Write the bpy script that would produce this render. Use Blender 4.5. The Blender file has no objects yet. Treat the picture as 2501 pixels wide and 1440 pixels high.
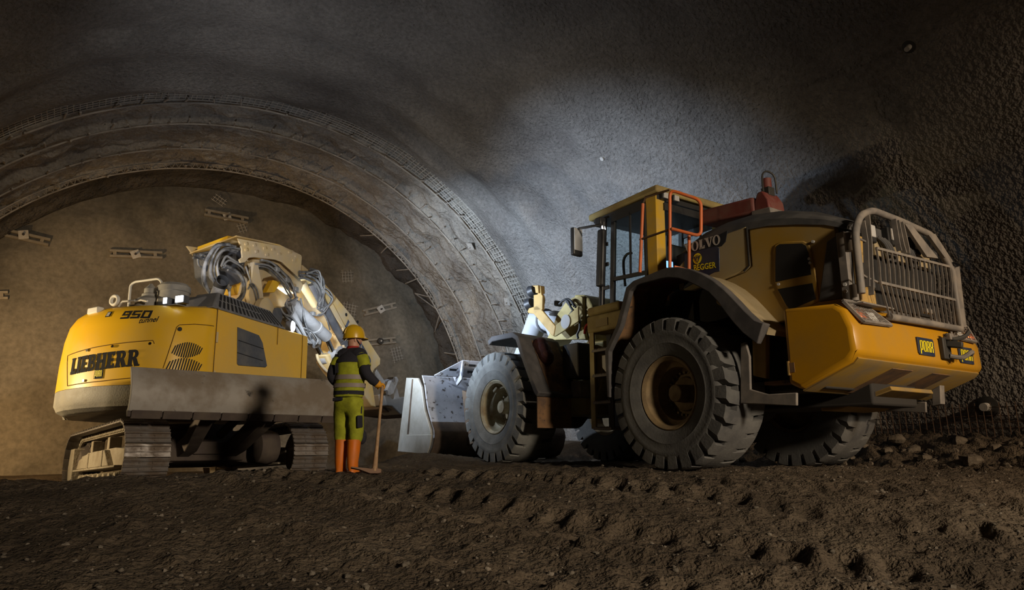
import bpy, bmesh, math, random
import numpy as np
from mathutils import Vector, Matrix, noise

random.seed(7)
SC = bpy.context.scene
COL = SC.collection
PI = math.pi

# ---------------------------------------------------------------- camera, world, exposure
cam_d = bpy.data.cameras.new('camera')
cam_d.sensor_width = 36.0
cam_d.lens = 24.0
cam_d.clip_end = 200
cam = bpy.data.objects.new('camera', cam_d)
COL.objects.link(cam)
cam.location = (0, 0, 0.33)
cam.rotation_euler = (PI / 2 + 0.2158, 0, 0)
SC.camera = cam

SC.view_settings.view_transform = 'Standard'
SC.view_settings.look = 'None'
SC.view_settings.exposure = 0.0
SC.view_settings.gamma = 1.0
SC.view_settings.use_curve_mapping = False

world = bpy.data.worlds.new('world')
SC.world = world
world.use_nodes = True
world.node_tree.nodes['Background'].inputs[0].default_value = (0.55, 0.6, 0.7, 1)
world.node_tree.nodes['Background'].inputs[1].default_value = 0.004


def look_rot(p, q):
    return (Vector(q) - Vector(p)).to_track_quat('-Z', 'Y').to_euler()


def spot(name, p, q, power, col, size_deg, blend, radius):
    d = bpy.data.lights.new(name, 'SPOT')
    d.energy = power
    d.color = col
    d.spot_size = math.radians(size_deg)
    d.spot_blend = blend
    d.shadow_soft_size = radius
    o = bpy.data.objects.new(name, d)
    o.location = p
    o.rotation_euler = look_rot(p, q)
    COL.objects.link(o)
    return o


# work lights of the tunnel: a warm halogen flood at the left wall, warm lamps further back in the tube,
# the white work lights of the excavator, and an added fill for the heading
spot('halogen_flood', (-12.4, 13.6, 1.3), (-11.5, 18.5, 0.2), 1250, (1.0, 0.62, 0.27), 150, 0.7, 0.15)
spot('tail_flood', (-10.6, 9.7, 1.5), (-7.2, 11.9, 1.5), 1050, (1.0, 0.76, 0.42), 80, 0.8, 0.12)
spot('tube_lamp', (9.6, -6.5, 4.6), (-1.0, 9.6, 0.8), 7400, (1.0, 0.82, 0.60), 49, 0.9, 0.7)
spot('wall_lamp', (12.4, -1.0, 4.6), (9.2, 8.6, 0.8), 3500, (1.0, 0.74, 0.48), 70, 0.9, 0.2)
spot('deck_work_light', (-4.95, 10.85, 3.05), (2.9, 16.0, 4.4), 3600, (0.64, 0.79, 1.0), 66, 1.0, 0.06)
spot('deck_side_light', (-5.3, 11.0, 3.3), (-2.5, 15.5, 8.5), 210, (0.88, 0.90, 0.96), 150, 0.9, 0.06)
spot('boom_work_light', (-3.95, 13.6, 2.95), (-2.0, 18.6, 2.6), 520, (0.76, 0.87, 1.0), 130, 0.8, 0.06)
spot('front_work_light', (-3.9, 13.6, 3.0), (-0.2, 14.4, 2.1), 520, (0.76, 0.87, 1.0), 84, 0.8, 0.06)
spot('heading_fill', (-3.1, 15.6, 4.6), (-.4, 21.0, 4.6), 1000, (0.70, 0.84, 1.0), 105, 0.8, 0.08)  # added fill brightening the right side of the heading, no lamp there
spot('cab_work_light', (-5.4, 15.4, 3.3), (-5.5, 20.0, 8.6), 1750, (0.93, 0.93, 0.92), 150, 0.8, 0.1)


# ---------------------------------------------------------------- frames
def frame(o, yaw, down_yaw=0.0, deg=0.0):
    """4x4: x forward, y left, z up; the ground under it falls by deg along down_yaw"""
    a = (-math.sin(down_yaw), math.cos(down_yaw))
    g = tuple(-math.tan(math.radians(deg)) * c for c in a)
    f = (-math.sin(yaw), math.cos(yaw))
    n = Vector((-g[0], -g[1], 1)).normalized()
    x = Vector((f[0], f[1], f[0] * g[0] + f[1] * g[1])).normalized()
    y = n.cross(x)
    m = Matrix((x, y, n)).transposed().to_4x4()
    m.translation = Vector(o)
    return m


FL = frame((3.43036, 10.01695, 0), 0.601)
EXC = (-5.96, 12.65, -0.40)
FT = frame(EXC, math.radians(42), math.radians(42), 3)
FU = frame(EXC, math.radians(-17), math.radians(42), 3)
FK = frame((0, 0, 0), 0.555)
FP = frame((-1.97, 8.3, -0.05), math.radians(-20))
U2T = FT.inverted() @ FU
UC, ZC, RT = 3.60, 0.51, 8.5          # tunnel circle: centre offset, centre height, radius
GIRDERS = (17.60, 18.96, 20.80, 22.50)


def kw(u, t, z):
    return FK @ Vector((t, -u, z))


# ---------------------------------------------------------------- mesh builder
class MB:
    def __init__(s):
        s.v, s.f = [], []

    def add(s, vs, fs):
        n = len(s.v)
        s.v += [tuple(v) for v in vs]
        s.f += [tuple(i + n for i in f) for f in fs]
        return s

    def box(s, x0, x1, y0, y1, z0, z1):
        v = [(x, y, z) for x in (x0, x1) for y in (y0, y1) for z in (z0, z1)]
        return s.add(v, [(0, 1, 3, 2), (4, 6, 7, 5), (0, 4, 5, 1), (2, 3, 7, 6), (0, 2, 6, 4), (1, 5, 7, 3)])

    def bar(s, p, q, w, h, up=(0, 0, 1)):
        p, q = Vector(p), Vector(q)
        d = (q - p).normalized()
        u = Vector(up)
        sd = d.cross(u)
        if sd.length < 1e-4:
            sd = d.cross(Vector((1, 0, 0)))
        sd.normalize()
        u = sd.cross(d)
        v = [e + sd * a * w / 2 + u * b * h / 2 for e in (p, q) for a in (-1, 1) for b in (-1, 1)]
        return s.add(v, [(0, 1, 3, 2), (4, 6, 7, 5), (0, 4, 5, 1), (2, 3, 7, 6), (0, 2, 6, 4), (1, 5, 7, 3)])

    def prism(s, pts, ax, a, b):
        def P(q, c):
            q = list(q)
            q.insert(ax, c)
            return q
        n = len(pts)
        s.add([P(q, a) for q in pts] + [P(q, b) for q in pts],
              [tuple(range(n))[::-1], tuple(range(n, 2 * n))] + [(i, (i + 1) % n, n + (i + 1) % n, n + i) for i in range(n)])
        return s

    def tube(s, path, r, n=8, closed=False):
        P = [Vector(p) for p in path]
        m = len(P)
        rs = r if isinstance(r, (list, tuple)) else [r] * m
        vs = []
        prev = None
        for i in range(m):
            a = P[i - 1] if (i > 0 or closed) else P[i]
            b = P[(i + 1) % m] if (i < m - 1 or closed) else P[i]
            d = (b - a)
            d = d.normalized() if d.length > 1e-9 else Vector((0, 0, 1))
            if prev is None:
                ref = Vector((0, 0, 1)) if abs(d.z) < 0.9 else Vector((1, 0, 0))
                e1 = d.cross(ref).normalized()
            else:
                e1 = prev - d * prev.dot(d)
                e1 = e1.normalized() if e1.length > 1e-6 else d.orthogonal().normalized()
            prev = e1
            e2 = d.cross(e1)
            for k in range(n):
                t = 2 * PI * k / n
                vs.append(P[i] + (e1 * math.cos(t) + e2 * math.sin(t)) * rs[i])
        fs = []
        for i in range(m if closed else m - 1):
            j = (i + 1) % m
            for k in range(n):
                fs.append((i * n + k, i * n + (k + 1) % n, j * n + (k + 1) % n, j * n + k))
        if not closed:
            fs += [tuple(range(n))[::-1], tuple(range((m - 1) * n, m * n))]
        return s.add(vs, fs)

    def cyl(s, p, q, r, r2=None, n=20):
        return s.tube([p, q], [r, r if r2 is None else r2], n)

    def lathe(s, prof, c, axis, n=40, closed=False, cap=True):
        """prof: (radius, along axis)"""
        ax = Vector(axis).normalized()
        e1 = ax.orthogonal().normalized()
        e2 = ax.cross(e1)
        c = Vector(c)
        m = len(prof)
        vs = [c + ax * h + (e1 * math.cos(2 * PI * k / n) + e2 * math.sin(2 * PI * k / n)) * r for r, h in prof for k in range(n)]
        fs = []
        for i in range(m if closed else m - 1):
            j = (i + 1) % m
            for k in range(n):
                fs.append((i * n + k, i * n + (k + 1) % n, j * n + (k + 1) % n, j * n + k))
        if not closed and cap:
            fs += [tuple(range(n))[::-1], tuple(range((m - 1) * n, m * n))]
        return s.add(vs, fs)

    def sphere(s, c, rx, ry, rz, n=16, m=10):
        c = Vector(c)
        rings = []
        vs = [c + Vector((0, 0, -rz))]
        for i in range(1, m):
            a = -PI / 2 + PI * i / m
            for k in range(n):
                t = 2 * PI * k / n
                vs.append(c + Vector((rx * math.cos(a) * math.cos(t), ry * math.cos(a) * math.sin(t), rz * math.sin(a))))
        vs.append(c + Vector((0, 0, rz)))
        fs = [(0, 1 + (k + 1) % n, 1 + k) for k in range(n)]
        for i in range(m - 2):
            for k in range(n):
                a, b = 1 + i * n, 1 + (i + 1) * n
                fs.append((a + k, a + (k + 1) % n, b + (k + 1) % n, b + k))
        l = len(vs) - 1
        a = 1 + (m - 2) * n
        fs += [(l, a + k, a + (k + 1) % n) for k in range(n)]
        return s.add(vs, fs)

    def loft(s, rings, cap=True, closed=True):
        n = len(rings[0])
        vs = [p for r in rings for p in r]
        fs = []
        for i in range(len(rings) - 1):
            for k in range(n if closed else n - 1):
                k2 = (k + 1) % n
                fs.append((i * n + k, i * n + k2, (i + 1) * n + k2, (i + 1) * n + k))
        if cap and closed:
            fs += [tuple(range(n))[::-1], tuple(range((len(rings) - 1) * n, len(rings) * n))]
        return s.add(vs, fs)

    def build(s, name, m, parent=None, xf=None, bevel=0, smooth=35, subsurf=0, solid=0, seg=2):
        me = bpy.data.meshes.new(name)
        vs = s.v if xf is None else [tuple(xf @ Vector(v)) for v in s.v]
        me.from_pydata(vs, [], s.f)
        bm = bmesh.new()
        bm.from_mesh(me)
        bmesh.ops.recalc_face_normals(bm, faces=bm.faces)
        bm.to_mesh(me)
        bm.free()
        me.materials.append(m)
        if smooth:
            me.polygons.foreach_set('use_smooth', [True] * len(me.polygons))
            me.set_sharp_from_angle(angle=math.radians(smooth))
        o = bpy.data.objects.new(name, me)
        COL.objects.link(o)
        if parent is not None:
            o.parent = parent
        if solid:
            md = o.modifiers.new('solid', 'SOLIDIFY')
            md.thickness = solid
            md.offset = 0
        if bevel:
            md = o.modifiers.new('bevel', 'BEVEL')
            md.width = bevel
            md.segments = seg
            md.limit_method = 'ANGLE'
            md.angle_limit = math.radians(35)
            md.harden_normals = False
        if subsurf:
            md = o.modifiers.new('sub', 'SUBSURF')
            md.levels = md.render_levels = subsurf
        return o


def tag(o, label, cat, group=None, kind=None):
    o['label'] = label
    o['category'] = cat
    if group:
        o['group'] = group
    if kind:
        o['kind'] = kind
    return o


def structure(o, label=None):
    o['kind'] = 'structure'
    if label:
        o['label'] = label
    return o


def empty(name, m):
    o = bpy.data.objects.new(name, None)
    COL.objects.link(o)
    o.matrix_world = m
    return o


def dup(o, parent=None, m=None):
    c = o.copy()
    COL.objects.link(c)
    if parent is not None:
        c.parent = parent
    if m is not None:
        c.matrix_local = m
    return c


def spline(pts, n=6):
    P = [Vector(p) for p in pts]
    out = []
    for i in range(len(P) - 1):
        p0, p1, p2, p3 = P[max(i - 1, 0)], P[i], P[i + 1], P[min(i + 2, len(P) - 1)]
        for k in range(n):
            t = k / n
            out.append(0.5 * ((2 * p1) + (p2 - p0) * t + (2 * p0 - 5 * p1 + 4 * p2 - p3) * t * t + (3 * p1 - p0 - 3 * p2 + p3) * t ** 3))
    out.append(P[-1])
    return out


def fillet(pts, r, n=5):
    """round the inner corners of a polyline"""
    P = [Vector(p) for p in pts]
    out = [P[0]]
    for i in range(1, len(P) - 1):
        a, b, c = P[i - 1], P[i], P[i + 1]
        d1, d2 = (a - b), (c - b)
        rr = min(r, d1.length * .45, d2.length * .45)
        p, q = b + d1.normalized() * rr, b + d2.normalized() * rr
        for k in range(n + 1):
            t = k / n
            out.append(p * (1 - t) ** 2 + b * 2 * t * (1 - t) + q * t * t)
    out.append(P[-1])
    return out


# ---------------------------------------------------------------- materials
def mat(name, col, rough=0.6, metal=0.0, dust=None, amt=0.5, scale=4.0, lo=0.42, hi=0.66, bump=0.0, bscale=60.0,
        spots=None, spot_scale=9.0, spot_lo=0.6, emit=None, estr=0.0, spec=0.5, bdist=0.02, detail=6):
    m = bpy.data.materials.new(name)
    m.use_nodes = True
    nt = m.node_tree
    N, Lk = nt.nodes, nt.links
    b = N['Principled BSDF']
    b.inputs['Roughness'].default_value = rough
    b.inputs['Metallic'].default_value = metal
    b.inputs['Base Color'].default_value = (*col, 1)
    b.inputs['Specular IOR Level'].default_value = spec
    tc = N.new('ShaderNodeTexCoord')

    def nz(sc, det=detail, ro=0.6):
        n = N.new('ShaderNodeTexNoise')
        n.inputs['Scale'].default_value = sc
        n.inputs['Detail'].default_value = det
        n.inputs['Roughness'].default_value = ro
        Lk.new(tc.outputs['Object'], n.inputs['Vector'])
        return n

    def ramp(src, a, c):
        r = N.new('ShaderNodeMapRange')
        r.inputs['From Min'].default_value = a
        r.inputs['From Max'].default_value = c
        r.clamp = True
        Lk.new(src, r.inputs['Value'])
        return r.outputs[0]

    cur = None
    if dust:
        n = nz(scale)
        f = ramp(n.outputs['Fac'], lo, hi)
        mu = N.new('ShaderNodeMath')
        mu.operation = 'MULTIPLY'
        mu.inputs[1].default_value = amt
        Lk.new(f, mu.inputs[0])
        mx = N.new('ShaderNodeMix')
        mx.data_type = 'RGBA'
        mx.inputs[6].default_value = (*col, 1)
        mx.inputs[7].default_value = (*dust, 1)
        Lk.new(mu.outputs[0], mx.inputs[0])
        cur = mx.outputs[2]
        r2 = N.new('ShaderNodeMapRange')
        r2.inputs['To Min'].default_value = rough
        r2.inputs['To Max'].default_value = min(1, rough + 0.35)
        Lk.new(mu.outputs[0], r2.inputs['Value'])
        Lk.new(r2.outputs[0], b.inputs['Roughness'])
    if spots:
        n = nz(spot_scale, 5)
        f = ramp(n.outputs['Fac'], spot_lo, spot_lo + 0.06)
        mx = N.new('ShaderNodeMix')
        mx.data_type = 'RGBA'
        if cur:
            Lk.new(cur, mx.inputs[6])
        else:
            mx.inputs[6].default_value = (*col, 1)
        mx.inputs[7].default_value = (*spots, 1)
        Lk.new(f, mx.inputs[0])
        cur = mx.outputs[2]
    if cur:
        Lk.new(cur, b.inputs['Base Color'])
    if bump:
        n = nz(bscale, 4)
        bp = N.new('ShaderNodeBump')
        bp.inputs['Strength'].default_value = bump
        bp.inputs['Distance'].default_value = bdist
        Lk.new(n.outputs['Fac'], bp.inputs['Height'])
        Lk.new(bp.outputs[0], b.inputs['Normal'])
    if emit:
        b.inputs['Emission Color'].default_value = (*emit, 1)
        b.inputs['Emission Strength'].default_value = estr
    return m


def glass_mat(name, tint, refl=0.12):
    m = bpy.data.materials.new(name)
    m.use_nodes = True
    nt = m.node_tree
    N, Lk = nt.nodes, nt.links
    N.remove(N['Principled BSDF'])
    t = N.new('ShaderNodeBsdfTransparent')
    t.inputs[0].default_value = (*tint, 1)
    g = N.new('ShaderNodeBsdfGlossy')
    g.inputs['Roughness'].default_value = 0.05
    mx = N.new('ShaderNodeMixShader')
    mx.inputs[0].default_value = refl
    Lk.new(t.outputs[0], mx.inputs[1])
    Lk.new(g.outputs[0], mx.inputs[2])
    Lk.new(mx.outputs[0], N['Material Output'].inputs[0])
    return m


def rock_mat(name, c1, c2, c3, scale, bump_scales, rough=0.95, bdet=3):
    """two-tone rough mineral surface with several sizes of bump"""
    m = bpy.data.materials.new(name)
    m.use_nodes = True
    nt = m.node_tree
    N, Lk = nt.nodes, nt.links
    b = N['Principled BSDF']
    b.inputs['Roughness'].default_value = rough
    b.inputs['Specular IOR Level'].default_value = 0.25
    tc = N.new('ShaderNodeTexCoord')

    def nz(sc, det, ro=0.6):
        n = N.new('ShaderNodeTexNoise')
        n.inputs['Scale'].default_value = sc
        n.inputs['Detail'].default_value = det
        n.inputs['Roughness'].default_value = ro
        Lk.new(tc.outputs['Object'], n.inputs['Vector'])
        return n
    n1 = nz(scale, 5)
    cr = N.new('ShaderNodeValToRGB')
    cr.color_ramp.elements[0].position = 0.3
    cr.color_ramp.elements[0].color = (*c1, 1)
    cr.color_ramp.elements[1].position = 0.72
    cr.color_ramp.elements[1].color = (*c3, 1)
    e = cr.color_ramp.elements.new(0.5)
    e.color = (*c2, 1)
    Lk.new(n1.outputs['Fac'], cr.inputs[0])
    n2 = nz(scale * 22, 3)
    mx = N.new('ShaderNodeMix')
    mx.data_type = 'RGBA'
    mx.blend_type = 'MULTIPLY'
    mx.inputs[0].default_value = 0.55
    Lk.new(cr.outputs[0], mx.inputs[6])
    mr = N.new('ShaderNodeMapRange')
    mr.inputs['From Min'].default_value = 0.3
    mr.inputs['From Max'].default_value = 0.7
    mr.inputs['To Min'].default_value = 0.55
    mr.inputs['To Max'].default_value = 1.25
    Lk.new(n2.outputs['Fac'], mr.inputs['Value'])
    Lk.new(mr.outputs[0], mx.inputs[7])
    Lk.new(mx.outputs[2], b.inputs['Base Color'])
    prev = None
    for sc, st, dist in bump_scales:
        n = nz(sc, bdet, 0.5)
        bp = N.new('ShaderNodeBump')
        bp.inputs['Strength'].default_value = st
        bp.inputs['Distance'].default_value = dist
        Lk.new(n.outputs['Fac'], bp.inputs['Height'])
        if prev:
            Lk.new(prev, bp.inputs['Normal'])
        prev = bp.outputs[0]
    if prev:
        Lk.new(prev, b.inputs['Normal'])
    return m


DUST = (0.36, 0.31, 0.24)
M = {}
M['shotcrete'] = rock_mat('shotcrete', (0.16, 0.15, 0.145), (0.23, 0.22, 0.21), (0.30, 0.285, 0.27), 0.5, ((16, 0.85, 0.058), (42, 0.8, 0.020)), bdet=0.8)
M['shotcrete_fresh'] = rock_mat('shotcrete_fresh', (0.22, 0.205, 0.19), (0.36, 0.34, 0.31), (0.47, 0.44, 0.39), 0.7, ((9, 0.9, 0.08), (26, 0.85, 0.03)), bdet=1.4)
M['face'] = rock_mat('face_shotcrete', (0.12, 0.11, 0.09), (0.22, 0.20, 0.165), (0.26, 0.235, 0.19), 0.35, ((5, 0.35, 0.05), (45, 0.5, 0.015)))
M['rock'] = rock_mat('dark_rock', (0.06, 0.055, 0.05), (0.10, 0.09, 0.08), (0.15, 0.135, 0.12), 0.9, ((3, 1, 0.2), (14, 1, 0.05)))
M['rubble'] = rock_mat('rubble', (0.07, 0.055, 0.042), (0.12, 0.098, 0.075), (0.19, 0.16, 0.125), 4.0, ((30, 0.7, 0.02),))
M['soil'] = rock_mat('soil', (0.058, 0.044, 0.031), (0.098, 0.075, 0.053), (0.155, 0.123, 0.089), 0.8, ((16, 0.85, 0.05), (55, 0.9, 0.02)), bdet=1.6)
M['stone'] = rock_mat('stone', (0.09, 0.075, 0.06), (0.15, 0.13, 0.105), (0.26, 0.22, 0.18), 3.0, ((30, 0.6, 0.02),))
M['steel_mesh'] = mat('mesh_wire', (0.60, 0.58, 0.55), 0.75, 0.2, DUST, 0.5, 3)
M['rust_mesh'] = mat('rusty_wire', (0.14, 0.085, 0.055), 0.85, 0.1)
M['girder'] = mat('girder_bar', (0.50, 0.47, 0.43), 0.8, 0.1, (0.22, 0.2, 0.18), 0.7, 2)
M['waler'] = mat('waler_steel', (0.34, 0.31, 0.26), 0.7, 0.2, (0.24, 0.2, 0.15), 0.6, 3)
M['plate'] = mat('anchor_plate_steel', (0.62, 0.60, 0.57), 0.6, 0.2, (0.35, 0.33, 0.3), 0.5, 9)
M['dark_steel'] = mat('dark_steel', (0.05, 0.048, 0.045), 0.6, 0.3)

# excavator
M['ex_yellow'] = mat('excavator_yellow', (0.88, 0.52, 0.02), 0.34, 0, (0.62, 0.44, 0.16), 0.45, 1.3, 0.4, 0.75)
M['ex_dusty'] = mat('dusty_yellow_steel', (0.78, 0.52, 0.12), 0.5, 0, (0.62, 0.52, 0.36), 0.9, 1.8, 0.3, 0.6)
M['ex_cream'] = mat('dust_coated_yellow', (0.72, 0.55, 0.26), 0.6, 0, (0.60, 0.50, 0.36), 0.9, 2.2, 0.3, 0.6)
M['ballast'] = mat('ballast_grey', (0.26, 0.24, 0.21), 0.6, 0, (0.40, 0.36, 0.29), 0.8, 2.5, bump=0.2, bscale=40)
M['cover_grey'] = mat('deck_cover_grey', (0.17, 0.175, 0.195), 0.6, 0, (0.3, 0.29, 0.28), 0.6, 4)
M['soot'] = mat('sooty_pipe', (0.13, 0.125, 0.12), 0.7, 0, (0.3, 0.28, 0.25), 0.7, 6)
M['slate'] = mat('slate_grey_plastic', (0.075, 0.08, 0.095), 0.55, 0, (0.2, 0.19, 0.18), 0.6, 3)
M['letter'] = mat('dark_lettering', (0.028, 0.028, 0.032), 0.85, spec=0.15)
M['letter_blue'] = mat('blue_grey_lettering', (0.10, 0.13, 0.20), 0.5)
M['gap'] = mat('panel_gap', (0.16, 0.085, 0.01), 0.8)
M['black'] = mat('flat_black', (0.012, 0.012, 0.013), 0.7)
M['hose'] = mat('dusty_hose', (0.05, 0.05, 0.052), 0.6, 0, (0.26, 0.255, 0.25), 0.85, 5, 0.38, 0.62)
M['pipe'] = mat('dusty_pipe', (0.32, 0.32, 0.32), 0.5, 0.4, (0.3, 0.3, 0.3), 0.6, 4)
M['cylinder'] = mat('dust_grey_cylinder', (0.42, 0.42, 0.43), 0.6, 0.2, (0.28, 0.27, 0.26), 0.7, 5, bump=0.25, bscale=25)
M['chrome'] = mat('chrome_rod', (0.55, 0.55, 0.57), 0.15, 1.0)
M['roof_grey'] = mat('grey_roof_part', (0.30, 0.30, 0.30), 0.6, 0.1, (0.45, 0.43, 0.4), 0.7, 6)
M['blade'] = mat('blade_steel', (0.37, 0.345, 0.32), 0.62, 0.15, (0.25, 0.205, 0.16), 0.95, 1.6, 0.42, 0.62, spots=(0.05, 0.045, 0.04), spot_scale=2.6, spot_lo=0.635)
M['under'] = mat('undercarriage_steel', (0.085, 0.065, 0.058), 0.75, 0.1, (0.15, 0.12, 0.095), 0.8, 3)
M['track'] = mat('track_steel', (0.26, 0.24, 0.23), 0.42, 0.5, (0.17, 0.13, 0.10), 0.95, 4, 0.4, 0.6)
M['track_dust'] = mat('muddy_track_frame', (0.34, 0.29, 0.22), 0.85, 0, (0.26, 0.21, 0.15), 0.9, 4, bump=0.6, bscale=18)
M['lamp_white'] = mat('lit_lamp', (1, 1, 1), 0.4, emit=(0.85, 0.93, 1.0), estr=14)
M['lamp_soft'] = mat('lit_lamp_soft', (1, 1, 1), 0.4, emit=(0.85, 0.92, 1.0), estr=2.5)
M['white'] = mat('white_plastic', (0.75, 0.74, 0.71), 0.5)

# loader
M['ld_yellow'] = mat('loader_yellow', (0.54, 0.265, 0.008), 0.33, 0, (0.34, 0.20, 0.045), 0.55, 1.6, 0.42, 0.75)
M['ld_door'] = mat('loader_door_yellow', (0.38, 0.225, 0.03), 0.5, 0, (0.32, 0.245, 0.115), 0.85, 0.9, 0.38, 0.62)
M['cw_under'] = mat('dirty_shaded_underside', (0.36, 0.22, 0.04), 0.6, 0, (0.22, 0.16, 0.08), 0.9, 2.2, 0.38, 0.62)  # dirt tone, with shade under the counterweight put into the colour too
M['ld_dusty'] = mat('loader_dusty_yellow', (0.38, 0.285, 0.10), 0.55, 0, (0.34, 0.28, 0.17), 0.9, 1.4, 0.3, 0.6)
M['ld_tan'] = mat('loader_tan_fender', (0.36, 0.29, 0.175), 0.6, 0, (0.27, 0.20, 0.09), 0.7, 2.0)
M['ld_frame'] = mat('loader_frame_yellow', (0.42, 0.34, 0.13), 0.6, 0, (0.24, 0.17, 0.08), 0.7, 2.5)
M['ld_orange'] = mat('loader_arm_yellow', (0.46, 0.29, 0.085), 0.55, 0, (0.30, 0.21, 0.10), 0.7, 4)
M['rust'] = mat('rusty_mud', (0.22, 0.12, 0.055), 0.85, 0, (0.09, 0.06, 0.045), 0.9, 4, 0.4, 0.62, spots=(0.05, 0.035, 0.03), spot_scale=16, spot_lo=0.62)
M['rubber'] = mat('fender_rubber', (0.065, 0.062, 0.064), 0.75, 0, (0.13, 0.12, 0.12), 0.7, 4, spots=(0.2, 0.19, 0.18), spot_scale=26, spot_lo=0.7)
M['tyre'] = mat('dusty_tyre', (0.085, 0.085, 0.088), 0.85, 0, (0.15, 0.15, 0.145), 0.85, 3, 0.35, 0.65, bump=0.25, bscale=30)
M['tyre_lit'] = mat('lit_dusty_tyre', (0.24, 0.245, 0.235), 0.9, 0, (0.15, 0.15, 0.145), 0.9, 3, 0.4, 0.62, bump=0.3, bscale=30)  # paler copy of the tyre, white work light put into its colour
M['rim'] = mat('muddy_rim', (0.24, 0.17, 0.085), 0.6, 0, (0.13, 0.09, 0.05), 0.8, 5)
M['rim_lit'] = mat('lit_muddy_rim', (0.40, 0.36, 0.25), 0.65, 0, (0.22, 0.15, 0.08), 0.8, 5)  # paler copy of the muddy rim for the wheel in the work light
M['hood_black'] = mat('hood_cover_black', (0.05, 0.05, 0.053), 0.6, 0, (0.12, 0.115, 0.11), 0.8, 2)
M['cab_dark'] = mat('cab_frame_dark', (0.03, 0.031, 0.034), 0.45)
M['cab_yellow'] = mat('cab_yellow', (0.66, 0.40, 0.03), 0.4, 0, (0.42, 0.32, 0.14), 0.6, 2.5)
M['rail'] = mat('orange_rail', (0.72, 0.16, 0.035), 0.45, 0, (0.50, 0.2, 0.12), 0.5, 6)
M['guard'] = mat('guard_steel', (0.19, 0.175, 0.165), 0.6, 0.1, (0.32, 0.28, 0.24), 0.8, 5)
M['red_box'] = mat('dark_red_box', (0.16, 0.035, 0.03), 0.55, 0, (0.18, 0.10, 0.08), 0.6, 6)
M['bucket'] = mat('bucket_steel', (0.44, 0.45, 0.50), 0.6, 0.15, (0.34, 0.35, 0.38), 0.7, 3, spots=(0.09, 0.08, 0.072), spot_scale=8.5, spot_lo=0.575)
M['bucket_side'] = mat('bucket_side_steel', (0.50, 0.50, 0.47), 0.55, 0.2, (0.36, 0.34, 0.29), 0.8, 3)
M['bucket_low'] = mat('bucket_muddy_steel', (0.13, 0.09, 0.06), 0.7, 0.15, (0.07, 0.05, 0.04), 0.9, 3)
M['arm_lit'] = mat('lit_lift_arm', (0.40, 0.41, 0.44), 0.6)  # pale blue tone holds the work light falling on the tilt lever
M['engine'] = mat('engine_dark', (0.025, 0.022, 0.02), 0.8)
M['mirror'] = mat('dusty_mirror_glass', (0.75, 0.78, 0.82), 0.45, 0.5)
M['logo_blue'] = mat('logo_dark_blue', (0.018, 0.028, 0.065), 0.45, 0, (0.06, 0.06, 0.07), 0.4, 5)
M['logo_black'] = mat('logo_black', (0.022, 0.024, 0.03), 0.8, spec=0.2)
M['logo_yellow'] = mat('logo_yellow', (0.85, 0.72, 0.02), 0.5)
M['logo_white'] = mat('logo_grey_white', (0.50, 0.48, 0.45), 0.5)
M['tail_red'] = mat('lit_tail_lamp', (0.6, 0.05, 0.02), 0.3, emit=(1.0, 0.20, 0.05), estr=5.0)
M['lamp_grey'] = mat('unlit_lamp', (0.55, 0.55, 0.55), 0.25)
M['glint'] = mat('cab_glint_blue', (0.2, 0.4, 0.9), 0.3, emit=(0.25, 0.5, 1.0), estr=2.0)  # glow that stands for a blue reflection in the cab
M['glass'] = glass_mat('cab_glass', (0.82, 0.90, 0.92), 0.05)
M['red_bag'] = mat('dark_red_bag', (0.07, 0.018, 0.015), 0.65, 0, (0.06, 0.03, 0.028), 0.8, 12, bump=0.4, bscale=30)

# worker
M['hivis'] = mat('hi_vis_yellow_cloth', (0.34, 0.37, 0.015), 0.8, 0, (0.19, 0.20, 0.012), 0.8, 7, bump=0.35, bscale=14)
M['navy'] = mat('navy_cloth', (0.018, 0.018, 0.028), 0.9, bump=0.3, bscale=18)
M['reflect'] = mat('grey_reflective_tape', (0.26, 0.22, 0.20), 0.6)
M['helmet'] = mat('helmet_yellow', (0.60, 0.37, 0.012), 0.3)
M['skin'] = mat('skin', (0.50, 0.27, 0.19), 0.55)
M['boot'] = mat('orange_boot', (0.66, 0.16, 0.008), 0.45, 0, (0.5, 0.16, 0.03), 0.5, 8)
M['sole'] = mat('grey_sole', (0.12, 0.115, 0.11), 0.8)
M['glove'] = mat('orange_glove', (0.66, 0.30, 0.015), 0.7, bump=0.3, bscale=40)
M['red_cloth'] = mat('red_collar', (0.35, 0.02, 0.02), 0.8)
M['wood'] = mat('worn_ash_handle', (0.42, 0.27, 0.15), 0.65, 0, (0.26, 0.16, 0.09), 0.8, 14)
M['pick_steel'] = mat('rusty_pick_steel', (0.20, 0.12, 0.08), 0.7, 0.3)
M['straw'] = mat('straw', (0.45, 0.36, 0.12), 0.8)


# ---------------------------------------------------------------- lettering
def rect(x0, x1, y0, y1):
    return [(x0, y0), (x1, y0), (x1, y1), (x0, y1)]


def arcs(cx, cy, rx, ry, w, h, a0, a1, n=10):
    """ring pieces: outer radii rx, ry; wall w across x, h across y"""
    o = []
    for k in range(n):
        a, b = a0 + (a1 - a0) * k / n, a0 + (a1 - a0) * (k + 1) / n
        o.append([(cx + rx * math.cos(a), cy + ry * math.sin(a)), (cx + rx * math.cos(b), cy + ry * math.sin(b)),
                  (cx + (rx - w) * math.cos(b), cy + (ry - h) * math.sin(b)), (cx + (rx - w) * math.cos(a), cy + (ry - h) * math.sin(a))])
    return o


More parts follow.
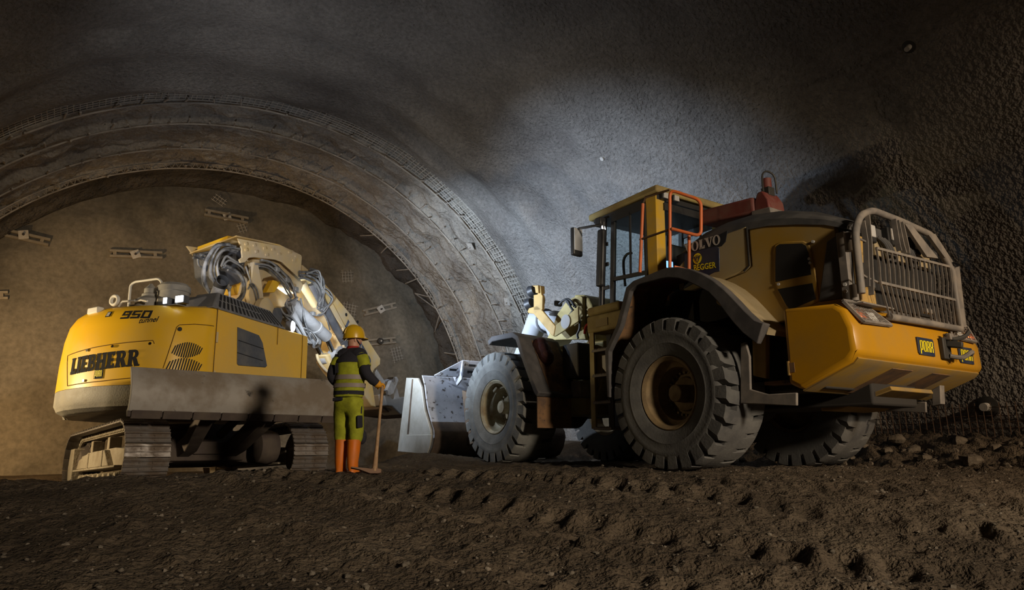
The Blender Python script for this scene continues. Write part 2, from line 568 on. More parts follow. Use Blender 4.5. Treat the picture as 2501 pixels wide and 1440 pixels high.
H2 = PI / 2
SLAB = {
    'L': (0.72, [rect(.05, .37, 0, 1), rect(0, .42, .90, 1), rect(0, .66, 0, .19), rect(.50, .66, 0, .32)]),
    'I': (0.48, [rect(.06, .38, 0, 1), rect(0, .44, .90, 1), rect(0, .44, 0, .10)]),
    'E': (0.74, [rect(.05, .37, 0, 1), rect(0, .66, .82, 1), rect(0, .68, 0, .18), rect(.3, .58, .42, .59), rect(.50, .66, .74, 1), rect(.52, .68, 0, .27)]),
    'B': (0.82, [rect(.05, .37, 0, 1), rect(0, .50, .84, 1), rect(0, .52, 0, .16), rect(.3, .5, .43, .58)]
          + arcs(.46, .74, .30, .26, .24, .14, -H2, H2) + arcs(.48, .29, .32, .29, .25, .15, -H2, H2)),
    'H': (0.96, [rect(.05, .37, 0, 1), rect(.55, .87, 0, 1), rect(0, .42, .90, 1), rect(.50, .92, .90, 1), rect(0, .42, 0, .10), rect(.50, .92, 0, .10), rect(.3, .6, .41, .59)]),
    'R': (0.94, [rect(.05, .37, 0, 1), rect(0, .50, .84, 1), rect(0, .42, 0, .10), rect(.3, .5, .41, .56), [(.36, .48), (.66, .48), (.90, 0), (.56, 0)], rect(.56, .93, 0, .10)]
          + arcs(.46, .72, .32, .28, .25, .15, -H2, H2)),
    'V': (0.86, [[(.02, 1), (.34, 1), (.58, 0), (.38, 0)], [(.70, 1), (.84, 1), (.56, 0), (.46, 0)], rect(-.06, .42, .9, 1), rect(.60, .92, .9, 1)]),
    'O': (0.94, arcs(.44, .5, .44, .52, .24, .10, 0, 2 * PI, 28)),
}
SQUARE = {
    '9': (0.9, [rect(0, .8, .8, 1), rect(0, .22, .4, 1), rect(.58, .8, .14, 1), rect(0, .8, .40, .58), rect(.0, .8, 0, .2)]),
    '5': (0.9, [rect(0, .8, .8, 1), rect(0, .22, .4, 1), rect(0, .8, .40, .58), rect(.58, .8, 0, .58), rect(0, .8, 0, .2)]),
    '0': (0.85, [rect(0, .8, .8, 1), rect(0, .22, 0, 1), rect(.58, .8, 0, 1), rect(0, .8, 0, .2)]),
}
TALL = {
    'p': (0.46, [rect(0, .13, -.22, 1), rect(.26, .40, .12, 1), rect(0, .40, .9, 1), rect(0, .40, .12, .24)]),
    'o': (0.46, [rect(0, .13, 0, 1), rect(.26, .40, 0, 1), rect(0, .40, .9, 1), rect(0, .40, 0, .1)]),
    'r': (0.46, [rect(0, .13, 0, 1), rect(.26, .40, 0, .40), rect(.26, .40, .52, 1), rect(0, .40, .9, 1), rect(0, .36, .40, .52)]),
}


def polys_of(text, table, shear=0.0):
    x, out = 0.0, []
    for ch in text:
        if ch == ' ':
            x += 0.5
            continue
        w, ps = table[ch]
        out += [[(px + x + shear * py, py) for px, py in p] for p in ps]
        x += w
    return out, x


def font_polys(text, offset=0.0, shear=0.0):
    cu = bpy.data.curves.new('tmp', 'FONT')
    cu.body = text
    cu.offset = offset
    cu.shear = shear
    cu.resolution_u = 3
    ob = bpy.data.objects.new('tmp', cu)
    COL.objects.link(ob)
    dg = bpy.context.evaluated_depsgraph_get()
    me = bpy.data.meshes.new_from_object(ob.evaluated_get(dg))
    out = [[tuple(me.vertices[i].co[:2]) for i in p.vertices] for p in me.polygons]
    xs = [v.co.x for v in me.vertices]
    w = max(xs)
    bpy.data.objects.remove(ob)
    bpy.data.curves.remove(cu)
    return out, w


def letters(name, polys, fn, m, parent, xf=None):
    mb = MB()
    for p in polys:
        mb.add([fn(x, y) for x, y in p], [tuple(range(len(p)))])
    me = bpy.data.meshes.new(name)
    me.from_pydata([tuple(v if xf is None else xf @ Vector(v)) for v in mb.v], [], mb.f)
    me.materials.append(m)
    o = bpy.data.objects.new(name, me)
    COL.objects.link(o)
    o.parent = parent
    return o


def plane_map(p0, ex, ey):
    p0, ex, ey = Vector(p0), Vector(ex), Vector(ey)
    return lambda x, y: p0 + ex * x + ey * y


# ---------------------------------------------------------------- tunnel lining
def fbm(p, o=4):
    return noise.fractal(Vector(p), 1.0, 2.0, o)


def ssm(x):
    x = max(0.0, min(1.0, x))
    return x * x * (3 - 2 * x)


def vault(name, ts, th0, th1, nth, rad, m):
    ths = np.linspace(th0, th1, nth)
    vs = []
    for t in ts:
        for th in ths:
            r = rad(t, th)
            vs.append(kw(UC + r * math.cos(th), t, ZC + r * math.sin(th)))
    n = nth
    fs = [(i * n + k, i * n + k + 1, (i + 1) * n + k + 1, (i + 1) * n + k) for i in range(len(ts) - 1) for k in range(n - 1)]
    me = bpy.data.meshes.new(name)
    me.from_pydata([tuple(v) for v in vs], [], fs)
    me.polygons.foreach_set('use_smooth', [True] * len(fs))
    me.materials.append(m)
    o = bpy.data.objects.new(name, me)
    COL.objects.link(o)
    return o


def lining_r(t, th):
    x, y, z = t, RT * math.cos(th), RT * math.sin(th)
    w = 0.35 * noise.noise(Vector((x * 0.25, y * 0.3, z * 0.3)))
    a = 0.34 * ssm((t - 6.5) / 5)
    tt = t + w * 1.6
    ridge = 0.0
    for c, wd, k in ((16.1, .45, .9), (14.7, .5, 1.0), (13.2, .6, .8), (11.6, .7, .5)):
        ridge += k * math.exp(-((tt - c) / wd) ** 2)
    b = fbm((x * 0.5, y * 0.32, z * 0.32), 3) * (0.05 + 0.12 * ssm((t - 5.0) / 5))
    c = noise.noise(Vector((x * 1.8, y * 1.4, z * 1.4))) * 0.03
    return RT - a * ridge * (0.6 + 0.6 * noise.noise(Vector((y * .4, z * .4, t * .2)))) + b + c


ts = np.concatenate([np.linspace(-16, 5, 40)[:-1], np.linspace(5, 16.86, 130)])
structure(vault('wall_vault', ts, -0.22, PI + 0.22, 420, lining_r, M['shotcrete']))

PROF = [(16.80, .34), (17.2, .32), (17.50, .26), (17.57, .08), (17.66, .02), (18.1, .10), (18.6, .17), (18.84, .17), (18.93, .05), (19.02, .0), (19.6, .12),
        (20.3, .20), (20.66, .20), (20.77, .05), (20.88, .0), (21.4, .13), (22.1, .20), (22.36, .20), (22.46, .06), (22.56, .05), (22.66, .16)]


def heading_r(t, th):
    r = np.interp(t, [p[0] for p in PROF], [p[1] for p in PROF])
    x, y, z = t, RT * math.cos(th), RT * math.sin(th)
    l = fbm((x * 1.6, y * 1.0, z * 1.0), 4) * 0.19 + noise.noise(Vector((x * 5, y * 4, z * 4))) * 0.07
    l += 0.24 * max(0, noise.noise(Vector((y * 0.8 + 9, z * 0.8, x * 0.5))))
    for gi, g in enumerate(GIRDERS[1:]):
        k = .25 + .9 * noise.noise(Vector((y * 1.7, z * 1.7, g * 3)))
        r += .24 * math.exp(-((t - g + .10) / .065) ** 2) * max(0, min(1, k + (.4 if gi == 2 else 0)))
    near = min(abs(t - g) for g in GIRDERS)
    return RT + r + l * (0.45 + 0.55 * ssm(near / 0.35))


ts = np.linspace(16.80, 22.66, 130)
structure(vault('wall_heading', ts, -0.22, PI + 0.22, 420, heading_r, M['shotcrete_fresh']))


def gap_r(t, th):
    x, y, z = t, RT * math.cos(th), RT * math.sin(th)
    s = ssm((t - 22.62) / 0.25)
    k = 0.12 + 0.95 * ssm((1.55 - th) / 0.75)
    return RT + 0.14 + k * s * (0.42 + fbm((x * 0.9, y * 0.8, z * 0.8), 5) * 0.30) - 0.2 * ssm((t - 23.7) / 0.6)


structure(vault('wall_crown', np.linspace(22.62, 24.9, 30), -0.22, PI + 0.22, 420, gap_r, M['rock']))

# the face: a slightly domed, smoothly sprayed end wall
us, zs = np.linspace(UC - 9.4, UC + 9.4, 150), np.linspace(-1.6, 9.9, 100)
vs = []


def face_t(u, z):
    d = math.hypot(u - UC, z - ZC)
    return 24.15 + 0.16 * fbm((u * 0.35, z * 0.35, 3.3), 4) + 0.05 * noise.noise(Vector((u * 1.6, z * 1.6, 1))) + 0.35 * ssm((d - 7.6) / 1.3)


for z in zs:
    for u in us:
        vs.append(tuple(kw(u, face_t(u, z), z)))
nu = len(us)
me = bpy.data.meshes.new('wall_face')
me.from_pydata(vs, [], [(j * nu + i, j * nu + i + 1, (j + 1) * nu + i + 1, (j + 1) * nu + i) for j in range(len(zs) - 1) for i in range(nu - 1)])
me.polygons.foreach_set('use_smooth', [True] * len(me.polygons))
me.materials.append(M['face'])
o = bpy.data.objects.new('wall_face', me)
COL.objects.link(o)
structure(o)


# ---------------------------------------------------------------- lattice girders and spile stubs
def arc_pt(th, t, r):
    return tuple(kw(UC + r * math.cos(th), t, ZC + r * math.sin(th)))


TH = np.linspace(-0.12, PI + 0.1, 150)
GNAME = ('nearest to the wire mesh band', 'second from the wire mesh band', 'third from the wire mesh band', 'innermost, framing the tunnel face')
for gi, gt in enumerate(GIRDERS):
    g = empty('lattice_girder', FK.copy())
    inv = FK.inverted()
    tag(g, 'arched lattice girder in the shotcrete, ' + GNAME[gi], 'girder', 'lattice girders of the tunnel heading')
    for dr, dt, rr in ((-.015, 0, .024), (.13, -.09, .017), (.13, .09, .017))[:3 if gi == 3 else 1]:
        MB().tube([arc_pt(th, gt + dt, RT + dr + .012 * noise.noise(Vector((th * 6, gi, 0)))) for th in TH], rr, 6).build('chord', M['girder'], g, inv, smooth=60)
    mb = MB()
    for k in range(148):
        a, b, c = TH[k], (TH[k] + TH[k + 1]) / 2, TH[k + 1]
        for sgn in (-1, 1):
            mb.tube([arc_pt(a, gt, RT), arc_pt(b, gt + sgn * .09, RT + .13), arc_pt(c, gt, RT)], .009, 4)
    if gi == 3:
        mb.build('lacing', M['girder'], g, inv, smooth=60)
    n = (34, 40, 40, 34)[gi]
    proto = None
    for k in range(n):
        th = 0.12 + (2.45 - 0.12) * (k + random.uniform(-.25, .25)) / n
        if proto is None:
            proto = MB().cyl((0, 0, 0), (0, 0, 0.44), .024, .024, 8).build('spile_stub', M['girder'], smooth=60)
            s_ = proto
        else:
            s_ = dup(proto)
        p = Vector(arc_pt(th, gt + .03, RT + .025))
        inward = (Vector(arc_pt(th, gt, RT - 1)) - Vector(arc_pt(th, gt, RT))).normalized()
        d = (-(FK.to_3x3() @ Vector((1, 0, 0))) * random.uniform(.9, 1.1) + inward * random.uniform(.08, .42) + Vector((random.uniform(-.25, .25), 0, random.uniform(-.2, .2)))).normalized()
        q = d.to_track_quat('Z', 'Y')
        s_.matrix_world = Matrix.Translation(p) @ q.to_matrix().to_4x4() @ Matrix.Scale(random.uniform(.55, 1.1), 4, (0, 0, 1))
        tag(s_, 'short steel spile stub poking out over the girder ' + GNAME[gi], 'spile', 'spile stubs over the girder ' + GNAME[gi])

# long spiles bared in the dark gap behind the innermost girder
SP = [(.98, .22, .05), (.93, .30, -.02), (.78, .26, .03), (.74, .20, .0), (.62, .3, .06), (.585, .22, -.10), (.52, .30, .16), (.36, .25, .03)]
for k, (th, dr, sk) in enumerate(SP):
    s_ = MB().tube([arc_pt(th, 22.42, RT + dr), arc_pt(th + sk * .5, 23.3, RT + dr + .02), arc_pt(th + sk, 24.2, RT + dr + .12)], .026, 6).build('spile_rod', M['girder'], smooth=60)
    tag(s_, 'long bare steel spile rod crossing the dark gap behind the innermost girder', 'spile', 'bare spile rods beside the face')


# wire mesh band between the finished lining and the first girder
def mesh_band(t0, t1, nc, th0, th1, step, r0, wire, m, jit=.02):
    mb = MB()
    for k in range(nc):
        t = t0 + (t1 - t0) * k / (nc - 1)
        mb.tube([arc_pt(th, t + jit * noise.noise(Vector((th * 9, k, 0))), r0 + .05 * noise.noise(Vector((th * 3, t, 4)))) for th in np.linspace(th0, th1, 170)], wire, 4)
    th = th0
    k = 0
    while th < th1:
        mb.tube([arc_pt(th + .004 * noise.noise(Vector((k * .7, 1, 2))), t, r0 + .012 + .05 * noise.noise(Vector((th * 3, t, 4)))) for t in np.linspace(t0 - .04, t1 + .04, 4)], wire, 4)
        th += step / RT
        k += 1
    return mb


o = mesh_band(16.90, 17.56, 6, .05, PI, .135, RT + .06, .0125, M['steel_mesh']).build('wire_mesh', M['steel_mesh'], smooth=60)
tag(o, 'long arched band of grey welded wire mesh along the edge of the smooth lining', 'wire mesh')
o = mesh_band(3.2, 8.2, 46, -.11, .055, .11, RT - .12, .006, M['rust_mesh'], .01).build('wire_mesh', M['rust_mesh'], smooth=60)
tag(o, 'rusty welded wire mesh bared at the foot of the wall behind the wheel loader', 'wire mesh')


# ---------------------------------------------------------------- anchors on the face
def face_pt(y, z, off=0.0):
    return FK @ Vector((face_t(-y, z) - off, y, z))


WAL = [([(2.816,6.509),(1.424,6.271),(2.101,6.429)], 'long slotted steel waler tilted down to the right, cut by the left picture edge', 0),
       ([(-0.136,6.172),(-1.614,6.338),(-0.852,6.238)], 'level slotted steel waler on the face above the excavator tail', 0),
       ([(-2.729,8.01),(-4.144,7.956),(-3.446,7.979)], 'slotted steel waler on the face just above the excavator boom', 0),
       ([(-8.418,5.092),(-9.715,5.541),(-9.082,5.3)], 'slotted steel waler on the face tilted up to the right, beside the excavator stick', 0),
       ([(-8.441,3.974),(-9.702,4.18),(-9.086,4.085)], 'slotted steel waler on the face with a dark bolt, right of the worker helmet', 1),
       ([(3.326,4.389),(2.214,4.54),(2.783,4.463)], 'slotted steel waler at the left picture edge with only its end in view', 0)]
for (a, b, c), lab, dark in WAL:
    a3, b3, c3 = (face_pt(p[0], p[1], .07) for p in (a, b, c))
    g = empty('anchor_waler', Matrix.Translation(c3))
    inv = Matrix.Translation(-c3)
    tag(g, lab, 'anchor waler', 'anchor walers on the tunnel face')
    nrm = FK.to_3x3() @ Vector((-1, 0, 0))
    d = (b3 - a3).normalized()
    s_ = nrm.cross(d).normalized()
    mb = MB()
    L_ = (b3 - a3).length
    for sg in (-1, 1):
        mb.bar(a3 + s_ * sg * .085, b3 + s_ * sg * .085, .075, .12, nrm)
    for f in (.10, .5, .86):
        p = a3 + d * L_ * f
        mb.bar(p - d * .05, p + d * .05, .12, .10, nrm)
    mb.build('channel', M['waler'], g, inv, bevel=.006)
    e1 = (d * math.cos(.35) + s_ * math.sin(.35)) * .13
    e2 = (-d * math.sin(.35) + s_ * math.cos(.35)) * .13
    pc = c3 + nrm * .075
    if dark:
        MB().cyl(pc - nrm * .02, pc + nrm * .07, .13, .11, 10).build('anchor_plate', M['dark_steel'], g, inv, bevel=.01)
    else:
        MB().bar(pc - e1, pc + e1, .26, .02, nrm).build('anchor_plate', M['plate'], g, inv, bevel=.004)
    MB().cyl(pc, pc + nrm * .11, .035, .03, 8).build('bolt', M['plate'] if dark else M['dark_steel'], g, inv)

PATCH = [([(-3.16,8.562),(-3.964,7.671),(-7.754,6.415),(-7.883,5.145),(-9.772,3.656),(-2.956,4.065)], 0)]
PLAB = ['just above the waler over the boom', 'just below the waler over the boom', 'right of the boom elbow', 'tight behind the excavator stick', 'below the waler with the dark bolt']
for k, (y, z) in enumerate(PATCH[0][0][:5]):
    c3 = face_pt(y, z, .03)
    nrm = FK.to_3x3() @ Vector((-1, 0, 0))
    lat = FK.to_3x3() @ Vector((0, -1, 0))
    up = Vector((0, 0, 1))
    a = (-.5, .45, .15, -.1, .3)[k]
    e1 = lat * math.cos(a) + up * math.sin(a)
    e2 = -lat * math.sin(a) + up * math.cos(a)
    mb = MB()
    nx, ny = ((4, 3), (3, 3), (4, 4), (5, 5), (4, 5))[k]
    for i in range(nx):
        x = (i - (nx - 1) / 2) * .11
        mb.tube([c3 + e1 * x - e2 * ny * .06 * random.uniform(.8, 1.1), c3 + e1 * x + e2 * ny * .06 * random.uniform(.8, 1.1)], .009, 4)
    for j in range(ny):
        x = (j - (ny - 1) / 2) * .11
        mb.tube([c3 + e2 * x - e1 * nx * .06 * random.uniform(.8, 1.1) + nrm * .012, c3 + e2 * x + e1 * nx * .06 * random.uniform(.8, 1.1) + nrm * .012], .009, 4)
    tag(mb.build('mesh_patch', M['plate'], None, smooth=60), 'small patch of bare wire mesh on the face, ' + PLAB[k], 'mesh patch', 'bare mesh patches on the face')

APL = [([(0.521,17.951)], 'square steel anchor plate near the mesh band, the lowest one'), ([(0.766,18.127)], 'square steel anchor plate on the heading beside the middle of the mesh band')]
for ((th, t),), lab in APL:
    c3 = Vector(arc_pt(th, t, RT - .03))
    n_ = (Vector(arc_pt(th, t, RT - 1)) - c3).normalized()
    d = (FK.to_3x3() @ Vector((1, 0, 0)) + n_.cross(Vector((1, 0, 0))) * .5).normalized()
    g = empty('anchor_plate', Matrix.Translation(c3))
    tag(g, lab, 'anchor plate', 'anchor plates on the heading')
    MB().bar(-d * .12, d * .12, .24, .03, n_).build('plate', M['plate'], g, bevel=.004)
    MB().cyl(n_ * .0, n_ * .09, .03, .03, 8).build('nut', M['plate'], g)
BOLT = [([(0.82,11.165)], 'pale bolt head in the lit lining above the loader cab', .07), ([(0.73,4.683)], 'white capped bolt in a dark hollow high on the lining', .055),
        ([(0.047,5.295)], 'grey pipe stub low on the wall past the loader tail', .09)]
for ((th, t),), lab, r_ in BOLT:
    c3 = Vector(arc_pt(th, t, RT + .02))
    n_ = (Vector(arc_pt(th, t, RT - 1)) - c3).normalized()
    g = empty('rock_bolt', Matrix.Translation(c3))
    tag(g, lab, 'rock bolt', 'bolts in the finished lining')
    MB().lathe([(r_ * 1.9, -.06), (r_ * 1.9, .045), (r_ * 1.2, .06)], (0, 0, 0), n_, 16).build('washer', M['dark_steel'], g)
    MB().cyl((0, 0, 0), n_ * .16, r_ * .8, r_ * .7, 12).build('bolt_head', M['plate'], g)


# ---------------------------------------------------------------- ground
AX, AY = -math.sin(math.radians(42)), math.cos(math.radians(42))


def track_print(X, Y, p, q, half, pitch, depth):
    dx, dy = q[0] - p[0], q[1] - p[1]
    L_ = math.hypot(dx, dy)
    dx, dy = dx / L_, dy / L_
    s_ = (X - p[0]) * dx + (Y - p[1]) * dy
    c_ = -(X - p[0]) * dy + (Y - p[1]) * dx
    c_ += .10 * noise.noise(Vector((s_ * .5, p[0], 0)))
    if abs(c_) > half + .15 or s_ < -1 or s_ > L_ + 1:
        return 0.0
    side = 1 if c_ > 0 else -1
    ph = (s_ / pitch + .5 * (side > 0) + abs(c_) * .9) % 1.0
    ph += .12 * noise.noise(Vector((s_ * 1.3, c_, 3)))
    lug = ssm((ph - .06) / .24) * (1 - ssm((ph - .40) / .28))
    inside = 1 - ssm((abs(c_) - half + .05) / .1)
    rim = math.exp(-((abs(c_) - half - .03) / .09) ** 2)
    mid = ssm((abs(c_) - .10) / .06)
    wear = .25 + .75 * ssm(.5 + 1.2 * noise.noise(Vector((s_ * .8, c_ * 2, 7))))
    return (-depth * .45 * inside + depth * 1.0 * lug * inside * mid * wear + depth * .6 * rim)


PRINTS = [((-2.2, 7.4), (4.6, 2.4), .36, .30, .075), ((-.6, 8.0), (6.0, 3.4), .36, .30, .075), ((-4.4, 8.6), (2.4, 2.2), .34, .28, .03), ((.6, 7.6), (7.5, 5.4), .36, .30, .05)]


def ground_base(X, Y):
    u = X * math.cos(.555) + Y * math.sin(.555)
    t = -X * math.sin(.555) + Y * math.cos(.555)
    z = -.46 * ssm((8.4 - Y) / 5.0)
    zx = -.40 - math.tan(math.radians(3)) * ((X + 5.96) * AX + (Y - 12.65) * AY)
    w = ssm((-X - 1.9) / 1.6) * ssm((Y - 8.7 + .18 * (X + 5)) / 1.3)
    zx = max(min(zx, .0), -.75)
    z = z * (1 - w) + zx * w
    z -= .10 * ssm((-X - 3.5) / 2.0) * (1 - w)
    z += .42 * ssm((u - 9.7) / 1.7)
    z += .30 * ssm((-3.0 - u) / 1.4) * ssm((t - 16) / 3)
    z += .25 * ssm((t - 19) / 4.5)
    z += .17 * math.exp(-((X + 1.8) / 1.0) ** 2 - ((Y - 13.3) / .6) ** 2)
    return z


def ground_z(X, Y, fine=True):
    z = ground_base(X, Y)
    near = 1.0
    z += .05 * fbm((X * .6, Y * .6, 0), 3)
    dl = min(math.hypot(X - 2.0, Y - 9.0), math.hypot(X + .4, Y - 12.5), math.hypot(X - 4.3, Y - 10.6), math.hypot(X - 1.9, Y - 14.1))
    z += max((track_print(X, Y, p, q, h, pt, dp) for p, q, h, pt, dp in PRINTS), key=abs)
    if fine:
        u = X * math.cos(.555) + Y * math.sin(.555)
        rough = 1 + 2.6 * ssm((u - 9.0) / 1.2) + .6 * ssm((-X - 1.0) / 2) * ssm((5.5 - Y) / 2)
        z += (.028 * fbm((X * 2.6, Y * 2.6, 5), 4) + .016 * noise.noise(Vector((X * 9, Y * 9, 2)))) * rough
        z += .013 * noise.noise(Vector((X * 23, Y * 23, 8)))
        c = noise.noise(Vector((X * 5.5 + 20, Y * 5.5, 1)))
        z += .06 * max(0, c - .2) * rough
        c = noise.noise(Vector((X * 12 + 20, Y * 12, 6)))
        z += .028 * max(0, c - .2) * rough
    return z


ys = [1.6]
while ys[-1] < 26:
    ys.append(ys[-1] + max(.026, (ys[-1] ** 1.5) * .0032))
ys = np.array(ys)
xs = np.concatenate([np.linspace(-20, -8, 60)[:-1], np.linspace(-8, 10, 520), np.linspace(10, 16, 40)[1:]])
gv = [(float(x), float(y), ground_z(x, y, y < 17)) for y in ys for x in xs]
nx = len(xs)
me = bpy.data.meshes.new('floor')
me.from_pydata(gv, [], [(j * nx + i, j * nx + i + 1, (j + 1) * nx + i + 1, (j + 1) * nx + i) for j in range(len(ys) - 1) for i in range(nx - 1)])
me.polygons.foreach_set('use_smooth', [True] * len(me.polygons))
me.materials.append(M['soil'])
o = bpy.data.objects.new('floor', me)
COL.objects.link(o)
structure(o)
mb = MB()
bx = [(-26, -24), (26, -24), (26, 1.8), (-26, 1.8)]
mb.add([(x, y, -.62) for x, y in bx], [(0, 1, 2, 3)])
structure(mb.build('floor_back', M['soil'], None, smooth=0))


def clod(mb, c, r, flat=.7):
    n, m_ = 8, 6
    off = Vector((random.uniform(0, 90), random.uniform(0, 90), random.uniform(0, 90)))
    b0 = len(mb.v)
    mb.sphere(c, r, r * random.uniform(.7, 1.2), r * flat, n, m_)
    cc = Vector(c)
    for i in range(b0, len(mb.v)):
        d = Vector(mb.v[i]) - cc
        mb.v[i] = tuple(cc + d * (1 + .7 * noise.noise(d * (1.6 / max(r, .01)) + off)))


mb = MB()
for k in range(1700):
    y = 3.2 + 8.5 * random.random() ** 1.6
    x = random.uniform(-.8, .85) * y + random.uniform(-.5, .5)
    if y > 8 and -1.5 < x < 1.2:
        continue
    clod(mb, (x, y, ground_z(x, y) + .002), random.choice((.006, .007, .009, .011, .013, .02)) * random.uniform(.7, 1.2))
o = mb.build('gravel', M['stone'], None, smooth=60)
o['kind'] = 'stuff'
o['label'] = 'small loose stones scattered over the brown soil'
o['category'] = 'gravel'
for k in range(110):
    u, t = random.uniform(9.4, 11.0), random.uniform(2.5, 8.4)
    p = kw(u, t, 0)
    if 2 < t < 8.2 and u < 10.0:
        continue
    mb = MB()
    r_ = .03 + .10 * random.random() ** 2
    clod(mb, (0, 0, 0), r_, .75)
    o = mb.build('rock', M['rubble'], None, smooth=50)
    o.location = (p.x, p.y, ground_z(p.x, p.y) + r_ * .25)
    tag(o, 'loose rock in the rubble bank along the foot of the wall behind the loader', 'rock', 'rocks at the foot of the right wall')
for k, (x, y, r_, lab) in enumerate(((-3.68, 4.5, .22, 'smooth pale boulder cut by the bottom left picture corner'),)):
    mb = MB()
    mb.sphere((0, 0, 0), r_, r_ * .9, r_ * .8, 24, 16)
    o = mb.build('boulder', M['stone'], None, smooth=60)
    o.location = (x, y, ground_z(x, y) + r_ * .3)
    tag(o, lab, 'boulder')


# ================================================================ EXCAVATOR
ex = empty('tunnel_excavator', FT)
tag(ex, 'yellow tunnel excavator on crawler tracks with white work lights, working at the face', 'excavator')
YC = -.15


def EU(mb, name, m, **k):
    return mb.build(name, m, k.pop('parent', ex), U2T, **k)


# ---- crawler tracks
def stadium(n, R, x0, x1, zc):
    """n points (x, z, angle) evenly around the belt, counter-clockwise seen with x right"""
    Ls = x1 - x0
    per = 2 * Ls + 2 * PI * R
    out = []
    for k in range(n):
        s = per * k / n
        if s < Ls:
            out.append((x0 + s, zc - R, -PI / 2))
        elif s < Ls + PI * R:
            a = -PI / 2 + (s - Ls) / R
            out.append((x1 + R * math.cos(a), zc + R * math.sin(a), a))
        elif s < 2 * Ls + PI * R:
            out.append((x1 - (s - Ls - PI * R), zc + R, PI / 2))
        else:
            a = PI / 2 + (s - 2 * Ls - PI * R) / R
            out.append((x0 + R * math.cos(a), zc + R * math.sin(a), a))
    return out


def shoe_mesh():
    mb = MB()
    w = .31
    mb.box(-.094, .094, -w, w, -.012, .012)
    for x, h in ((-.088, .028), (-.015, .030), (.062, .030)):
        mb.prism([(x - .012, .01), (x + .012, .01), (x + .007, .01 + h), (x - .007, .01 + h)], 1, -w, w)
    for y in (-.09, .09):
        for x in (-.055, .03):
            mb.cyl((x, y, .01), (x, y, .026), .017, .015, 6)
    return mb


shoe0 = shoe_mesh().build('track_shoe', M['track'], None, smooth=30)
shoe_used = False
for side, yc in ((1, YC + 1.28), (-1, YC - 1.28)):
    tr = MB()
    # side frame with sloping mud-covered top and guards
    fr = [(-1.55, .33), (1.62, .33), (1.78, .36), (1.78, .58), (1.45, .60), (.7, .64), (-.9, .64), (-1.5, .60)]
    tr.prism(fr, 1, yc - .15, yc + .15)
    tr.prism([(-.95, .36), (1.35, .36), (1.2, .52), (.5, .62), (-.6, .62)], 1, yc - .22, yc + .24)
    tr.prism([(1.56, .16), (1.86, .16), (1.94, .40), (1.86, .74), (1.56, .74)], 1, yc - .2, yc + .27)
    tr.box(-1.5, 1.5, yc - .19, yc + .27, .32, .355)
    for x in (-.55, .45):
        tr.box(x - .03, x + .03, yc - .23, yc + .255, .35, .62)
    for x in (-.3, .9):
        tr.box(x - .07, x + .07, yc - .07, yc + .12, .60, .84)
    root = tr.build('track_frame', M['track_dust'], ex, bevel=.012)
    shoes = stadium(50, .485, -1.72, 1.72, .50)
    for x, z, a in shoes:
        m_ = Matrix.Translation((x, yc, z)) @ Matrix.Rotation(-(a - PI / 2), 4, 'Y')
        if not shoe_used:
            shoe0.parent = root
            shoe0.matrix_local = m_
            shoe_used = True
        else:
            dup(shoe0, root, m_)
    ch = MB()
    for x, z, a in stadium(100, .42, -1.72, 1.72, .50):
        for sy in (-.085, .085):
            q = Vector((x, yc + sy, z))
            t_ = Vector((-math.sin(a), 0, math.cos(a)))
            ch.bar(q - t_ * .075, q + t_ * .075, .035, .10, (math.cos(a), 0, math.sin(a)))
        ch.cyl((x, yc - .12, z), (x, yc + .12, z), .034, n=8)
    ch.build('track_chain', M['track_dust'], root, smooth=40)
    for k in range(8):
        x = -1.25 + k * .36
        MB().lathe([(.05, -.2), (.085, -.2), (.10, -.14), (.075, -.10), (.075, .10), (.10, .14), (.085, .2), (.05, .2)], (x, yc, .17), (0, 1, 0), 16).build('roller', M['track_dust'], root)
    MB().lathe([(.12, -.14), (.30, -.12), (.38, -.07), (.38, .07), (.30, .12), (.12, .14)], (-1.72, yc, .5), (0, 1, 0), 28).build('idler', M['under'], root)
    sp = MB().lathe([(.15, -.2), (.26, -.16), (.30, -.05), (.30, .05), (.26, .16), (.15, .2)], (1.72, yc, .5), (0, 1, 0), 28)
    for k in range(18):
        a = 2 * PI * k / 18
        sp.bar((1.72 + .28 * math.cos(a), yc, .5 + .28 * math.sin(a)), (1.72 + .39 * math.cos(a), yc, .5 + .39 * math.sin(a)), .07, .06, (0, 1, 0))
    sp.build('sprocket', M['under'], root)

# ---- car body between the tracks, swing ring, dozer arms, blade
cb = MB()
cb.prism([(-.95, .42), (-.55, .34), (.6, .34), (1.0, .45), (.8, .92), (-.8, .92)], 1, YC - .62, YC + .62)
for sx in (-1, 1):
    for sy in (-1, 1):
        cb.loft([[(sx * .25, YC + sy * .5, .40), (sx * .85, YC + sy * .5, .40), (sx * .85, YC + sy * .5, .88), (sx * .25, YC + sy * .5, .88)],
                 [(sx * .70, YC + sy * 1.14, .30), (sx * 1.15, YC + sy * 1.14, .30), (sx * 1.15, YC + sy * 1.14, .66), (sx * .70, YC + sy * 1.14, .66)]])
cb.box(-.98, -.6, YC - .45, YC + .25, .52, .74)
cb.build('car_body', M['under'], ex, bevel=.02)
MB().lathe([(.45, .90), (.74, .90), (.74, .96), (.70, .96), (.70, 1.06), (.45, 1.06)], (0, YC, 0), (0, 0, 1), 48).build('swing_ring', M['under'], ex)
y0, y1 = YC - 1.69, YC + 1.69
bl = MB()
front = [(-2.52, 1.70), (-2.60, 1.60), (-2.66, 1.45), (-2.68, 1.30), (-2.66, 1.17), (-2.62, 1.06)]
bl.prism(front + [(-2.54, 1.06), (-2.58, 1.17), (-2.60, 1.30), (-2.58, 1.45), (-2.52, 1.58), (-2.47, 1.70)], 1, y0, y1)
blade = bl.build('dozer_blade', M['blade'], ex, bevel=.008)
